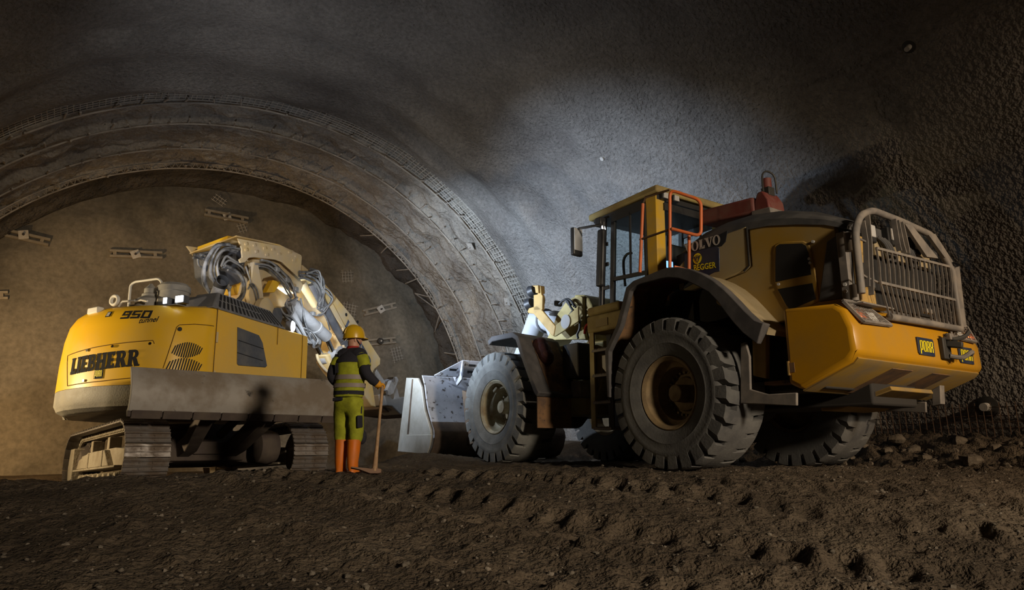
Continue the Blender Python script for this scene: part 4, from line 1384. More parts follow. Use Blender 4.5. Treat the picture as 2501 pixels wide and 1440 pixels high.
for pth, r, m in (
    ([(0.106,-0.62,4.516),(-0.224,-0.62,4.379),(-0.397,-0.62,4.147),(-0.498,-0.62,3.896),(-0.483,-0.62,3.665),(-0.391,-0.62,3.501),(-0.251,-0.62,3.394)], .034, 'hose'),
    ([(0.369,-0.55,4.557),(0.019,-0.55,4.498),(-0.175,-0.55,4.289),(-0.26,-0.55,4.052),(-0.247,-0.55,3.831),(-0.132,-0.55,3.685),(-0.006,-0.55,3.541)], .030, 'hose'),
    ([(0.497,-0.5,4.517),(0.146,-0.5,4.426),(-0.023,-0.5,4.275),(-0.13,-0.5,4.015),(-0.061,-0.5,3.79),(0.065,-0.5,3.661)], .027, 'hose'),
    ([(0.603,-0.45,4.591),(0.271,-0.45,4.505),(0.097,-0.45,4.368),(0.006,-0.45,4.142),(0.065,-0.45,3.911),(0.22,-0.45,3.746),(0.4,-0.45,3.709)], .032, 'pipe'),
    ([(0.06,-0.6,4.072),(0.356,-0.6,4.055),(0.574,-0.6,3.946),(0.666,-0.6,3.758),(0.588,-0.6,3.546),(0.359,-0.6,3.435)], .030, 'hose'),
    ([(0.236,-0.55,4.095),(0.542,-0.55,4.045),(0.692,-0.55,3.898),(0.689,-0.55,3.676),(0.534,-0.55,3.505)], .030, 'hose'),
    ([(0.185,-0.4,4.116),(0.301,-0.4,4.351),(0.469,-0.4,4.35),(0.643,-0.4,4.331),(0.838,-0.4,4.388)], .022, 'pipe'),
    ([(0.239,-0.4,4.148),(0.379,-0.4,4.289),(0.547,-0.4,4.304),(0.774,-0.4,4.265),(0.911,-0.4,4.163)], .020, 'pipe'),
    ([(0.012,0.1,4.363),(0.18,0.1,4.362),(0.324,0.1,4.302),(0.315,0.1,4.171),(0.439,0.1,4.095)], .030, 'hose'),
    ([(0.107,0.1,4.307),(0.155,0.1,4.186),(0.315,0.1,4.171)], .020, 'pipe'),
    ([(0.175,0,4.382),(0.393,0,4.499),(0.619,0,4.62),(0.932,0,4.716),(1.238,0,4.772)], .027, 'hose'),
    ([(0.119,0.05,4.388),(0.397,0.05,4.472),(0.685,0.05,4.576),(1.051,0.05,4.668)], .030, 'pipe'),
    ([(1.298,-0.48,4.565),(1.602,-0.48,4.598),(1.869,-0.48,4.525),(2.176,-0.48,4.42),(2.369,-0.48,4.318),(2.507,-0.48,4.161),(2.651,-0.48,3.926)], .022, 'pipe'),
    ([(1.044,-0.5,4.399),(1.485,-0.5,4.489),(1.79,-0.5,4.426),(2.096,-0.5,4.302),(2.257,-0.5,4.192)], .022, 'pipe'),
    ([(1.179,-0.5,4.384),(1.476,-0.5,4.431),(1.766,-0.5,4.364),(2.07,-0.5,4.258),(2.23,-0.5,4.148),(2.396,-0.5,3.999)], .020, 'hose'),
    ([(1.529,-0.46,4.616),(1.832,-0.46,4.592),(2.046,-0.46,4.52),(2.328,-0.46,4.425),(2.465,-0.46,4.268)], .018, 'hose'),
    ([(2.487,-0.62,4.603),(2.775,-0.62,4.681),(3.043,-0.62,4.715),(3.285,-0.62,4.739),(3.433,-0.62,4.656),(3.482,-0.62,4.444),(3.426,-0.62,4.208),(3.294,-0.62,4.057)], .026, 'hose'),
    ([(2.521,-0.6,4.556),(2.878,-0.6,4.613),(3.186,-0.6,4.594),(3.407,-0.6,4.448),(3.49,-0.6,4.265),(3.437,-0.6,3.971)], .026, 'hose'),
    ([(2.615,-0.56,4.528),(2.878,-0.56,4.538),(3.15,-0.56,4.529),(3.33,-0.56,4.433),(3.412,-0.56,4.251),(3.376,-0.56,4.002)], .030, 'hose'),
    ([(2.716,-0.64,4.623),(3.143,-0.64,4.82),(3.292,-0.64,4.698),(3.342,-0.64,4.468),(3.599,-0.64,4.369),(3.824,-0.64,4.299),(3.758,-0.64,4.16),(3.549,-0.64,4.012),(3.448,-0.64,3.91)], .018, 'pipe'),
    ([(3.474,-0.6,4.506),(3.769,-0.6,4.455),(3.908,-0.6,4.302),(3.718,-0.6,4.074),(3.515,-0.6,3.868),(3.275,-0.6,3.778)], .018, 'pipe'),
    ([(3.109,-0.46,4.873),(3.351,-0.46,4.899),(3.501,-0.46,4.775),(3.482,-0.46,4.523),(3.565,-0.46,4.339)], .027, 'hose'),
    ([(2.379,-0.66,3.977),(2.201,-0.66,3.88),(2.021,-0.66,3.856),(1.971,-0.66,3.735),(2.099,-0.66,3.635),(2.223,-0.66,3.588),(2.212,-0.66,3.733),(2.086,-0.66,3.798)], .016, 'pipe'),
    ([(1.75,-0.68,3.593),(1.874,-0.68,3.494),(2.082,-0.68,3.483),(2.192,-0.68,3.616),(2.151,-0.68,3.746)], .018, 'pipe'),
    ([(1.78,-0.64,3.568),(2.115,-0.64,3.421),(2.392,-0.64,3.384),(2.621,-0.64,3.242),(2.86,-0.64,3.059),(2.992,-0.64,3.043)], .020, 'pipe'),
    ([(1.99,-0.66,3.502),(2.233,-0.66,3.461),(2.458,-0.66,3.339),(2.693,-0.66,3.159),(2.927,-0.66,3.05)], .020, 'pipe'),
    ([(2.473,-0.66,3.981),(2.587,-0.66,3.741),(2.666,-0.66,3.53),(2.811,-0.66,3.312),(3.019,-0.66,3.16)], .022, 'hose'),
    ([(2.648,-0.66,3.338),(2.875,-0.66,3.324),(3.044,-0.66,3.279),(3.221,-0.66,3.157),(3.16,-0.66,3.051)], .016, 'pipe'),
    ([(2.748,-0.66,3.282),(2.885,-0.66,3.193),(2.959,-0.66,3.074)], .016, 'hose'),
    ([(3.354,-0.52,3.961),(3.642,-0.52,3.883),(3.832,-0.52,3.739),(3.954,-0.52,3.539)], .018, 'hose'),
    ([(0.906,-0.52,3.922),(1.043,-0.52,3.852),(1.137,-0.52,3.683),(1.178,-0.52,3.519)], .020, 'hose'),
    ([(0.981,-0.52,3.958),(1.118,-0.52,3.888),(1.197,-0.52,3.749),(1.258,-0.52,3.519)], .018, 'hose'),
    ([(0.772,-0.5,4.269),(0.861,-0.5,4.137),(0.954,-0.5,3.971),(0.891,-0.5,3.816)], .018, 'pipe'),
):
    hose(pth, r, m)
    if len(pth) > 4:
        hose([(x + .05, y + .07, z + .04 * math.sin(i * 1.3 + len(pth))) for i, (x, y, z) in enumerate(pth)], r * .8, 'hose')
for q in [(1.786,-0.5,4.481),(2.154,-0.5,4.336),(2.504,-0.5,4.216),(3.594,-0.5,4.016),(3.224,-0.5,3.797),(3.474,-0.5,3.156)]:
    v = Vector(q)
    EU(MB().box(v.x - .06, v.x + .06, v.y - .05, v.y + .05, v.z - .05, v.z + .05), 'hose_clamp', M['pipe'], bevel=.015)
# swivel block behind the hoses
EU(MB().prism([(0.27,4.504),(0.977,4.811),(1.138,4.499),(1.054,4.031),(0.696,3.853),(0.379,4.026)], 1, -.2, .4), 'valve_block', M['slate'], bevel=.03)
EU(MB().prism([(0.764,4.404),(1.272,4.459),(1.331,3.845),(0.834,3.726)], 1, -.1, .3), 'boom_root', M['ex_yellow'], bevel=.03)
# exhaust stack with an open dark end
xp = [(-0.4,-0.8,3.185),(-0.319,-0.8,3.436),(-0.265,-0.8,3.544)]
mouth = Vector([(-0.399,-0.95,3.602)][0])
pth = spline([Vector(xp[0]), Vector(xp[1]), Vector(xp[2]) + Vector((0, 0, .02)), mouth], 6)[:-2]
xm = MB().tube(pth, .115, 18)
xm.f.pop()
exs = EU(xm, 'exhaust_stack', M['soot'], smooth=60)
d = (pth[-1] - pth[-3]).normalized()
d = (Vector((-.55, -.75, .25))).normalized()
EU(MB().lathe([(.115, -.16), (.115, .03), (.105, .035), (.095, .0), (.095, -.1), (.001, -.1)], mouth, d, 24), 'exhaust_mouth', M['black'], parent=exs)
EU(MB().tube([(-0.194,-0.9,3.598),(-0.14,-0.9,3.516),(-0.12,-0.9,3.426),(-0.093,-0.9,3.275)], [.035, .03, .02, .018], 10), 'pressure_sensor', M['roof_grey'], smooth=60)
EU(MB().cyl(*[(-0.157,-0.9,3.567),(-0.142,-0.9,3.532)], .05, n=12), 'sensor_collar', M['roof_grey'])


# ================================================================ WHEEL LOADER
ld = empty('wheel_loader', FL)
tag(ld, 'large yellow wheel loader with dark rear grille guard and grey bucket, parked on the right', 'wheel loader')


def LB(mb, name, m, parent=None, **k):
    return mb.build(name, m, parent or ld, **k)


# ---- wheels
def wheel(x, side, tm, rm, spin):
    c = Vector((x, side * 1.335, 1.0))
    ax = Vector((0, side, 0))
    rim = MB().lathe([(.10, -.02), (.30, -.04), (.345, .02), (.355, .14), (.40, .17), (.42, .20), (.43, .30), (.475, .335), (.49, .325), (.49, .26), (.44, .24), (.44, -.27), (.49, -.30), (.49, -.34), (.44, -.30), (.40, -.1), (.10, -.08)], c, ax, 56)
    w = LB(rim, 'wheel', rm)
    hub = MB().lathe([(.001, .20), (.105, .20), (.115, .19), (.12, .02), (.22, .0), (.235, -.03), (.235, -.06), (.001, -.06)], c, ax, 32)
    LB(hub, 'hub_cap', rm, w)
    for k in range(24):
        a = 2 * PI * k / 24
        p = c + Vector((.285 * math.cos(a), 0, .285 * math.sin(a)))
        LB(MB().cyl(p - ax * .05, p + ax * .0, .018, n=6), 'wheel_bolt', rm, w)
    lk = MB()
    a = math.radians(150 if x < 1 else 62)
    p = c + Vector((.395 * math.cos(a) * 1, 0, .395 * math.sin(a)))
    lk.bar(p + ax * .17 - Vector((math.cos(a), 0, math.sin(a))) * .05, p + ax * .17 + Vector((math.cos(a), 0, math.sin(a))) * .05, .14, .09, ax)
    LB(lk, 'rim_lock', rm, w, bevel=.012)
    ty = MB()
    ty.lathe([(.475, .27), (.50, .335), (.56, .36), (.64, .372), (.66, .380), (.68, .374), (.76, .385), (.80, .390), (.82, .384), (.85, .372), (.88, .335), (.895, .28),
              (.91, .20), (.985, .17), (.99, 0), (.985, -.17), (.91, -.20), (.895, -.28), (.88, -.335), (.82, -.384), (.76, -.385), (.66, -.372), (.56, -.36), (.50, -.335), (.475, -.27)], c, ax, 96, closed=True)
    n = 26
    for sg in (1, -1):
        for k in range(n):
            a = 2 * PI * (k + spin + (.5 if sg < 0 else 0)) / n
            da = 2 * PI / n * .345
            sk = 2 * PI / n * .30
            rings = []
            for (yy, ro, ri, off) in ((sg * .385, .885, .80, 0), (sg * .378, .975, .80, 0), (sg * .34, .997, .85, .05), (sg * .16, 1.0, .90, sk), (sg * .10, .985, .9, sk * 1.1)):
                r_ = []
                for (aa, rr) in ((a - da + off, ri), (a - da + off, ro), (a + off, ro + .003), (a + da + off, ro), (a + da + off, ri)):
                    r_.append(c + ax * yy + Vector((rr * math.cos(aa), 0, rr * math.sin(aa))))
                rings.append(r_)
            ty.loft(rings)
    LB(ty, 'tyre', tm, w, smooth=32)
    return w


wheel(0, 1, M['tyre'], M['rim'], .2)
wheel(0, -1, M['tyre'], M['rim'], .7)
wheel(4.2, 1, M['tyre_lit'], M['rim_lit'], .4)
wheel(4.2, -1, M['tyre'], M['rim'], .1)
for x in (0, 4.2):
    LB(MB().lathe([(.14, -1.1), (.17, -.5), (.24, -.4), (.36, -.25), (.36, .25), (.24, .4), (.17, .5), (.14, 1.1)], (x, 0, 1.0), (0, 1, 0), 24), 'axle', M['engine'])

# ---- frame and engine bay
LB(MB().box(-2.1, 1.5, -.52, .52, .78, 1.5), 'rear_frame', M['engine'], bevel=.03)
LB(MB().prism([(1.35, .7), (2.6, .7), (2.6, 1.75), (1.35, 1.75)], 1, -.35, .35), 'articulation', M['engine'], bevel=.03)
LB(MB().box(-2.05, .6, -.88, .88, 1.45, 2.55), 'engine_bay', M['engine'])
LB(MB().box(.1, 1.9, -.95, .95, 1.5, 2.35), 'cab_platform', M['engine'])

# ---- hood: pressed side panels with a rounded black top
st = [(.22, 2.90, 3.30), (-.1, 3.06, 3.40), (-.5, 3.14, 3.44), (-.9, 3.15, 3.43), (-1.3, 3.11, 3.36), (-1.7, 3.02, 3.23), (-2.05, 2.92, 3.03), (-2.32, 2.80, 2.86)]
rings = []
for x, zs_, zc in st:
    dz = zc - zs_
    rings.append([(x, y, z) for y, z in ((1.09, zs_ - .05), (1.07, zs_ + dz * .18), (.98, zs_ + dz * .45), (.82, zs_ + dz * .80), (.6, zc), (0, zc + .03), (-.6, zc), (-.82, zs_ + dz * .80), (-.98, zs_ + dz * .45), (-1.07, zs_ + dz * .18), (-1.09, zs_ - .05))])
LB(MB().loft(rings), 'hood_top', M['hood_black'], smooth=40)
side = [(x, z - .02) for x, z, _ in st]
for sy in (1, -1):
    a, b = (1.0, 1.10) if sy > 0 else (-1.10, -1.0)
    LB(MB().prism([p for p in side if p[0] > -1.0] + [(-.98, 3.14), (-.985, 2.60), (-.9, 2.545), (-.55, 2.50), (.0, 2.46), (.22, 2.50)], 1, a, b), 'hood_side', M['ld_dusty'], bevel=.02)
    a, b = (.96, 1.075) if sy > 0 else (-1.075, -.96)
    LB(MB().prism([(-1.005, 3.13), (-1.3, 3.09), (-1.7, 3.0), (-2.05, 2.90), (-2.18, 2.85), (-2.18, 1.80), (-1.0, 1.80), (-.4, 2.2), (-.4, 2.48), (-.9, 2.545), (-1.005, 2.60)], 1, a, b), 'engine_door', M['ld_door'], bevel=.02)
# recessed grille windows in the engine door
GY = 1.076
frm = [(-1.345,2.72),(-1.376,2.793),(-1.453,2.812),(-1.763,2.745),(-1.833,2.686),(-1.856,2.599),(-1.889,2.199),(-1.897,1.975),(-1.5,1.876),(-1.416,2.058),(-1.324,2.31)]
fo = LB(MB().prism(frm, 1, 1.05, 1.088), 'grille_frame', M['ld_door'], bevel=.012)
LB(MB().prism([(-1.398,2.759),(-1.447,2.779),(-1.746,2.716),(-1.796,2.673),(-1.814,2.586),(-1.828,2.31),(-1.345,2.315),(-1.368,2.564)], 1, 1.086, 1.094), 'grille_mesh', M['black'], fo)
LB(MB().prism([(-1.365,2.217),(-1.833,2.203),(-1.855,2.006),(-1.513,1.933),(-1.464,2.003)], 1, 1.086, 1.094), 'grille_mesh', M['black'], fo)
for q in [(-1.386,1.09,2.276),(-1.826,1.09,2.503),(-1.831,1.09,2.451),(-1.894,1.09,2.7)]:
    LB(MB().cyl((q[0], 1.08, q[2]), (q[0], 1.105, q[2]), .018, n=10), 'bolt_head', M['lamp_grey'], fo)
for y in (.0,):
    LB(MB().tube([(-.995, 1.098, 3.12), (-.99, 1.10, 2.6), (-.9, 1.10, 2.545)], .012, 6), 'door_seam', M['black'])

# name band, blue owner plate, lettering
bd = [(0.216,2.822),(0.226,3.009),(-0.694,3.158),(-0.648,3.008),(-0.576,2.963),(-0.424,2.97),(-0.017,2.971),(0.11,2.891)]
bdo = LB(MB().prism(bd, 1, 1.09, 1.106), 'name_band', M['logo_black'], bevel=.004)
b = [(0.066,1.11,3.008),(-0.577,1.11,2.996),(0.028,1.11,3.109)]
ps, w = polys_of('VOLVO', SLAB)
p0, p1, pu = (Vector(v) for v in b)
letters('lettering', ps, plane_map(p0, (p1 - p0) / w, Vector((0, 0, .14))), M['logo_white'], bdo)
pb_ = [(0.119,2.5),(0.076,3.004),(-0.498,2.981),(-0.537,2.943),(-0.518,2.624),(-0.436,2.63),(-0.227,2.58)]
plo = LB(MB().prism(pb_, 1, 1.09, 1.108), 'owner_plate', M['logo_blue'], bevel=.006)
c, = [(-0.159,1.112,2.883)]
em = [[(c[0] + .078 * math.cos(a), 1.112, c[2] + .078 * math.sin(a)) for a in np.linspace(0, 2 * PI, 24)[:-1]]]
me = MB()
me.add(em[0], [tuple(range(len(em[0])))])
emo = me.build('emblem', M['logo_yellow'], plo, smooth=0)
vp = [[(-.078, .040), (-.050, .044), (-.004, -.060), (-.004, -.085)], [(.078, .040), (.050, .044), (.004, -.060), (.004, -.085)],
      rect(-.026, -.012, -.018, .062), rect(.012, .026, -.018, .062), rect(-.02, .02, .014, .028)]
letters('emblem_mark', vp, lambda x, y: Vector((c[0] - x * .85, 1.116, c[2] + y * .85)), M['logo_blue'], emo)
b = [(-0.081,1.112,2.722),(-0.471,1.112,2.685)]
ps, w = font_polys('BEGGER', .02)
p0, p1 = Vector(b[0]), Vector(b[1])
letters('owner_name', ps, plane_map(p0, (p1 - p0) / w, Vector((0, 0, .118))), M['logo_yellow'], plo)

# ---- rear left and right fenders: curved sheet with a rubber lip
fo_ = [(1.103,0.997),(1.126,1.672),(0.856,2.03),(0.636,2.536),(0.491,2.604),(0.368,2.616),(-0.069,2.659),(-0.18,2.658),(-0.352,2.627),(-0.529,2.566),(-0.737,2.457),(-0.903,2.338),(-1.072,2.181),(-1.215,2.022),(-1.343,1.871),(-1.468,1.744),(-1.579,1.694)]
fi_ = [(1.051,0.994),(1.039,1.657),(0.773,1.994),(0.556,2.473),(0.43,2.527),(0.349,2.535),(-0.061,2.529),(-0.186,2.515),(-0.355,2.47),(-0.497,2.403),(-0.672,2.298),(-0.828,2.195),(-0.956,2.052),(-1.05,1.913),(-1.147,1.782),(-1.281,1.625),(-1.47,1.465)]
for sy in (1, -1):
    mb = MB()
    rings = []
    for (xo, zo), (xi, zi) in zip(fo_, fi_):
        rings.append([(xo, sy * 1.74, zo), (xi, sy * 1.74, zi), (xi, sy * 1.66, zi), (xo, sy * 1.60, zo)])
    lip = LB(mb.loft(rings), 'rear_fender', M['rubber'], bevel=.012)
    mb = MB()
    rings = []
    for (xo, zo), (xi, zi) in list(zip(fo_, fi_))[0:]:
        f = .25
        x, z = xo + (xi - xo) * f, zo + (zi - zo) * f
        x2, z2 = xo + (xi - xo) * (f + .25), zo + (zi - zo) * (f + .25)
        rings.append([(x, sy * 1.62, z), (x, sy * .92, z), (x2, sy * .92, z2), (x2, sy * 1.62, z2)])
    LB(MB().loft(rings[:5]), 'front_apron', M['rust'], lip)
    LB(MB().loft(rings[4:10]), 'top_sheet', M['red_box'], lip)
    LB(MB().loft(rings[9:]), 'rear_sheet', M['ld_tan'], lip)
# step boxes and brackets behind the rear wheels
for sy in (1, -1):
    br = MB().prism([(-1.065,1.542),(-1.137,1.553),(-1.18,1.369),(-1.157,0.978),(-1.393,0.905),(-1.763,0.902),(-1.749,0.757),(-1.002,0.816)], 1, sy * 1.46, sy * 1.50)
    LB(br, 'step_bracket', M['guard'], bevel=.01)
    LB(MB().box(-1.80, -1.30, min(sy * .95, sy * 1.42), max(sy * .95, sy * 1.42), 1.02, 1.06), 'step', M['rust'], bevel=.006)
    LB(MB().prism([(-1.35, 1.62), (-1.15, 1.62), (-1.12, 1.15), (-1.3, 1.1)], 1, sy * 1.3, sy * 1.38), 'step_plate', M['ld_orange'], bevel=.01)
    LB(MB().box(-1.95, -1.2, min(sy * .6, sy * 1.2), max(sy * .6, sy * 1.2), .95, 1.45), 'battery_box', M['engine'], bevel=.02)

# ---- counterweight
secs = []


def cw_ring(x_, hw, zt, zb, zm):
    return [(x_, hw, zt), (x_, hw, zb), (x_, hw - .30, zm), (x_, -hw + .30, zm), (x_, -hw, zb), (x_, -hw, zt)]


cwp = [(-1.66, 1.88), (-2.32, 1.84), (-2.42, 1.76), (-2.50, 1.56), (-2.51, 1.28), (-2.42, 1.18), (-1.80, .93), (-1.66, 1.0)]
cw = MB()
xs_ = [(-1.66, 1.40), (-1.66, 1.50), (-1.66, 1.50)]
rings = []
for y in (-1.50, -1.46, -1.30, 1.30, 1.46, 1.50):
    k = 0 if abs(y) < 1.35 else (.015 if abs(y) < 1.48 else .05)
    rr = []
    cx_, cz_ = -2.1, 1.45
    for (x_, z_) in cwp:
        d = Vector((cx_ - x_, 0, cz_ - z_)).normalized()
        rr.append((x_ + d.x * k, y, z_ + d.z * k * .7))
    rings.append(rr)
cwo = LB(cw.loft(rings), 'counterweight', M['ld_yellow'], bevel=.03, seg=3)
LB(MB().loft([[(-2.475, y, 1.222), (-2.415, y, 1.165), (-1.80, y, .915), (-1.79, y, .935), (-2.40, y, 1.19), (-2.46, y, 1.24)] for y in (-1.42, 1.42)]), 'underside', M['cw_under'], cwo, bevel=.004)  # thin sheet carrying the dirt and painted shade of the underside
for (xx, y_) in ((0, .38), (0, -.55)):
    LB(MB().prism([(-2.42, 1.19), (-2.42, 1.163), (-1.86, .932), (-1.86, .97)], 1, y_ - .20, y_ + .26), 'underside_recess', M['rust'], cwo)
LB(MB().box(-1.77, -1.71, 1.490, 1.506, 1.13, 1.24), 'side_slot', M['rust'], cwo)
LB(MB().box(-1.705, -1.685, 1.490, 1.512, 1.10, 1.26), 'slot_edge', M['ld_orange'], cwo)
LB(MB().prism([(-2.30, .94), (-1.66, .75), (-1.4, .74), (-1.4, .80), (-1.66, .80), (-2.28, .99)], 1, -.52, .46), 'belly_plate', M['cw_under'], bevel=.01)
LB(MB().prism([(-2.32, 1.05), (-2.22, 1.0), (-2.2, .80), (-2.30, .82)], 1, -.78, -.66), 'hanging_flap', M['guard'], bevel=.006)
# owner plates on the rear face
for (ya, za, yb, zb) in ((*[(0.204,1.551),(-0.182,1.311)][0], *[(0.204,1.551),(-0.182,1.311)][1]), (*[(-0.819,1.523),(-1.196,1.329)][0], *[(-0.819,1.523),(-1.196,1.329)][1])):
    hh = .205
    pts_ = [(ya, za), (yb + .03, za), (yb, za - .04), (yb, za - hh), (ya - .03, za - hh), (ya, za - hh + .04)]
    pts_ = [(ya, za), (yb + .02, za), (yb, za - .025), (yb, za - hh), (ya - .025, za - hh), (ya, za - hh + .025)]
    lp = LB(MB().prism(pts_, 0, -2.522, -2.500), 'owner_plate', M['logo_blue'], cwo, bevel=.002)
    ps, w = polys_of('porr', TALL)
    wd = abs(yb - ya)
    letters('lettering', ps, plane_map(Vector((-2.526, ya - .10 * wd, za - hh * .80)), Vector((0, -.84 * wd / w, 0)), Vector((0, 0, .130))), M['logo_yellow'], lp)
# tow hitch
h0, = [(-0.48,1.469)]
hy, hzz = h0
ht = LB(MB().box(-2.56, -2.505, hy - .05, hy + .14, hzz - .14, hzz + .12), 'tow_hitch', M['dark_steel'], bevel=.012)
LB(MB().bar((-2.54, hy + .02, hzz + .05), (-2.70, hy - .03, hzz + .02), .10, .08), 'jaw', M['dark_steel'], ht, bevel=.015)
LB(MB().tube(spline([(-2.56, hy + .02, hzz - .1), (-2.66, hy - .06, hzz - .12), (-2.74, hy - .13, hzz - .06), (-2.70, hy - .20, hzz - .08)], 5), .028, 8), 'hook', M['guard'], ht)
LB(MB().tube(spline([(-2.56, hy + .06, hzz + .16), (-2.62, hy, hzz + .10), (-2.70, hy - .1, hzz + .13), (-2.73, hy - .16, hzz + .19)], 5), .026, 8), 'lever', M['dark_steel'], ht)
LB(MB().box(-2.62, -2.53, hy - .02, hy + .07, hzz + .09, hzz + .17), 'latch', M['guard'], ht, bevel=.012)

# ---- tail lamp pockets with expanded-metal covers
for sy in (1, -1):
    A, B_, C_, D_ = Vector((-2.36, sy * 1.46, 1.83)), Vector((-2.49, sy * 1.34, 1.60)), Vector((-2.47, sy * .72, 1.62)), Vector((-2.33, sy * 1.02, 1.86))
    pk = LB(MB().add([A, B_, C_, D_], [(0, 1, 2, 3)]), 'tail_lamp_pocket', M['rust'], None, smooth=0, solid=.02)
    n_ = (B_ - A).cross(D_ - A).normalized()
    if n_.x > 0:
        n_ = -n_
    rim_ = [v + n_ * .035 for v in (A, B_, C_, D_)]
    fm = MB()
    for i in range(4):
        fm.bar(rim_[i], rim_[(i + 1) % 4], .035, .03, n_)
    for k in range(1, 9):
        f = k / 9
        fm.bar(rim_[0].lerp(rim_[3], f), rim_[1].lerp(rim_[2], min(1, f + .08)), .010, .012, n_)
    for k in range(1, 6):
        f = k / 6
        zz = [rim_[0].lerp(rim_[1], f).lerp(rim_[3].lerp(rim_[2], f), j / 10) + (B_ - A) * (.03 * (-1) ** j) for j in range(11)]
        for j in range(10):
            fm.bar(zz[j], zz[j + 1], .010, .012, n_)
    LB(fm, 'lamp_cover', M['guard'], pk)
    q = A.lerp(B_, .72).lerp(D_.lerp(C_, .72), .16) + n_ * .014
    LB(MB().bar(q - Vector((0, .055, 0)), q + Vector((0, .055, 0)), .07, .02, n_), 'tail_lamp', M['tail_red'], pk)
    LB(MB().bar(q + Vector((0, -sy * .24, .03)) - Vector((0, .08, 0)), q + Vector((0, -sy * .24, .03)) + Vector((0, .08, 0)), .12, .015, n_), 'reflector', M['lamp_grey'], pk)

# ---- radiator casing and grille guard
LB(MB().box(-2.28, -2.08, -1.02, 1.02, 1.82, 2.82), 'radiator_casing', M['hood_black'], bevel=.03)
rd_ = LB(MB().box(-2.31, -2.27, -.85, .62, 1.90, 2.5), 'radiator_core', M['black'])
LB(MB().box(-2.34, -2.28, .66, .98, 1.86, 2.70), 'lamp_panel', M['ld_orange'], bevel=.01)
LB(MB().box(-2.345, -2.28, .64, .95, 2.10, 2.38), 'service_box', M['hood_black'], bevel=.01)
LB(MB().box(-2.34, -2.29, -.8, .55, 2.52, 2.74), 'top_panel', M['ld_tan'], bevel=.01)
for yy in (.50, .44, .38, -.02, -.08, -.14):
    LB(MB().tube(spline([(-2.36, yy, 2.74), (-2.40, yy - .06, 2.66), (-2.40, yy - .14, 2.54), (-2.38, yy - .16, 2.48)], 5), .024, 8), 'hose', M['hood_black'])
for yy, zz in ((.70, 2.76), (.22, 2.80), (-.36, 2.78)):
    lb = LB(MB().box(-2.40, -2.30, yy - .10, yy + .10, zz - .12, zz + .10), 'rear_lamp', M['black'], bevel=.015)
    LB(MB().box(-2.415, -2.395, yy - .065, yy + .055, zz - .06, zz + .085), 'lamp_glass', M['lamp_grey'], lb, bevel=.015)
# side column with hinge bar
LB(MB().prism([(-2.067,2.657),(-2.214,2.709),(-2.232,2.059),(-2.192,1.956),(-1.891,1.965)], 1, .96, 1.105), 'corner_casing', M['hood_black'], bevel=.015)
hb = LB(MB().box(-2.30, -2.20, 1.06, 1.13, 1.86, 2.72), 'hinge_post', M['guard'], bevel=.008)
for zz in (2.02, 2.10):
    LB(MB().cyl((-2.25, 1.12, zz), (-2.25, 1.145, zz), .022, n=6), 'bolt', M['lamp_grey'], hb)
for z0_, z1_ in ((1.88, 2.06), (2.45, 2.66)):
    LB(MB().cyl((-2.38, 1.20, z0_), (-2.38, 1.20, z1_), .045, n=12), 'hinge_pin', M['guard'], hb)
LB(MB().prism([(1.25, 1.85), (1.25, 1.83), (.6, 1.83), (.6, 1.85)], 0, -2.50, -2.2), 'hinge_plate', M['guard'], bevel=.005)
fr_ = [(1.273,1.934),(1.268,2.285),(1.264,2.637),(1.121,2.851),(0.836,2.971),(0.191,2.96),(-0.561,2.918),(-0.795,2.708),(-0.993,2.51),(-0.985,2.143),(-0.992,1.757),(-0.113,1.748),(0.736,1.733)]
path = [(-2.50, y, z) for y, z in fr_]
path[3] = (-2.46, *[(1.044,2.878)][0])
path[4:7] = [(-2.42, y, z) for y, z in [(0.676,3.026),(0.017,3.015),(-0.75,2.972)]]
path[7] = (-2.46, *[(-0.892,2.733)][0])
gd = LB(MB().tube(fillet(path[:9], .12) + path[9:], .042, 12), 'grille_guard', M['guard'], smooth=60)
bars = [(0.846,2.513),(-1.042,2.561),(0.846,2.111),(-0.98,2.126),(0.736,1.733),(-0.963,1.77)]
tl, tr_, ml, mr, bl_, br_ = (Vector((-2.50, y, z)) for y, z in bars)
for a_, b_ in ((tl, tr_), (ml, mr)):
    LB(MB().bar(a_, b_, .03, .03), 'guard_rail', M['guard'], gd)
nb = 17
for k in range(nb):
    f = k / nb
    t_, m_, o_ = tl.lerp(tr_, f), ml.lerp(mr, f), bl_.lerp(br_, f)
    w_ = .016 * noise.noise(Vector((k * 1.7, 3, 1)))
    if k in (8, 9):
        pts_ = [t_, m_ + Vector((0, w_, 0)), m_.lerp(o_, .72)]
    else:
        pts_ = [t_, t_.lerp(m_, .5) + Vector((-.01, w_, 0)), m_ + Vector((0, w_, 0)), o_]
    mb = MB()
    for i in range(len(pts_) - 1):
        mb.bar(pts_[i], pts_[i + 1], .010, .022, (1, 0, 0))
    LB(mb, 'guard_bar', M['guard'], gd)
for px_ in ([(0.901,2.901),(0.923,2.539),(1.011,1.956)], [(1.023,2.813),(1.003,2.574),(1.078,2.04)], [(0.298,2.972),(0.276,2.657),(0.255,2.584)], [(0.222,2.971),(0.176,2.674),(0.141,2.577)], [(0.126,2.968),(0.062,2.662),(0.063,2.579)]):
    mb = MB()
    pp = [(-2.47, y, z) for y, z in px_]
    for i in range(len(pp) - 1):
        mb.bar(pp[i], pp[i + 1], .014, .06, (1, 0, 0))
    LB(mb, 'guard_bar', M['guard'], gd)
for px_ in ([(0.073,2.951),(-0.109,2.964),(-0.69,2.635),(-0.386,2.609)], [(-0.508,2.913),(-0.693,2.962),(-1.094,2.654),(-0.969,2.613)]):
    LB(MB().prism(px_, 0, -2.49, -2.45), 'guard_strap', M['guard'], gd)
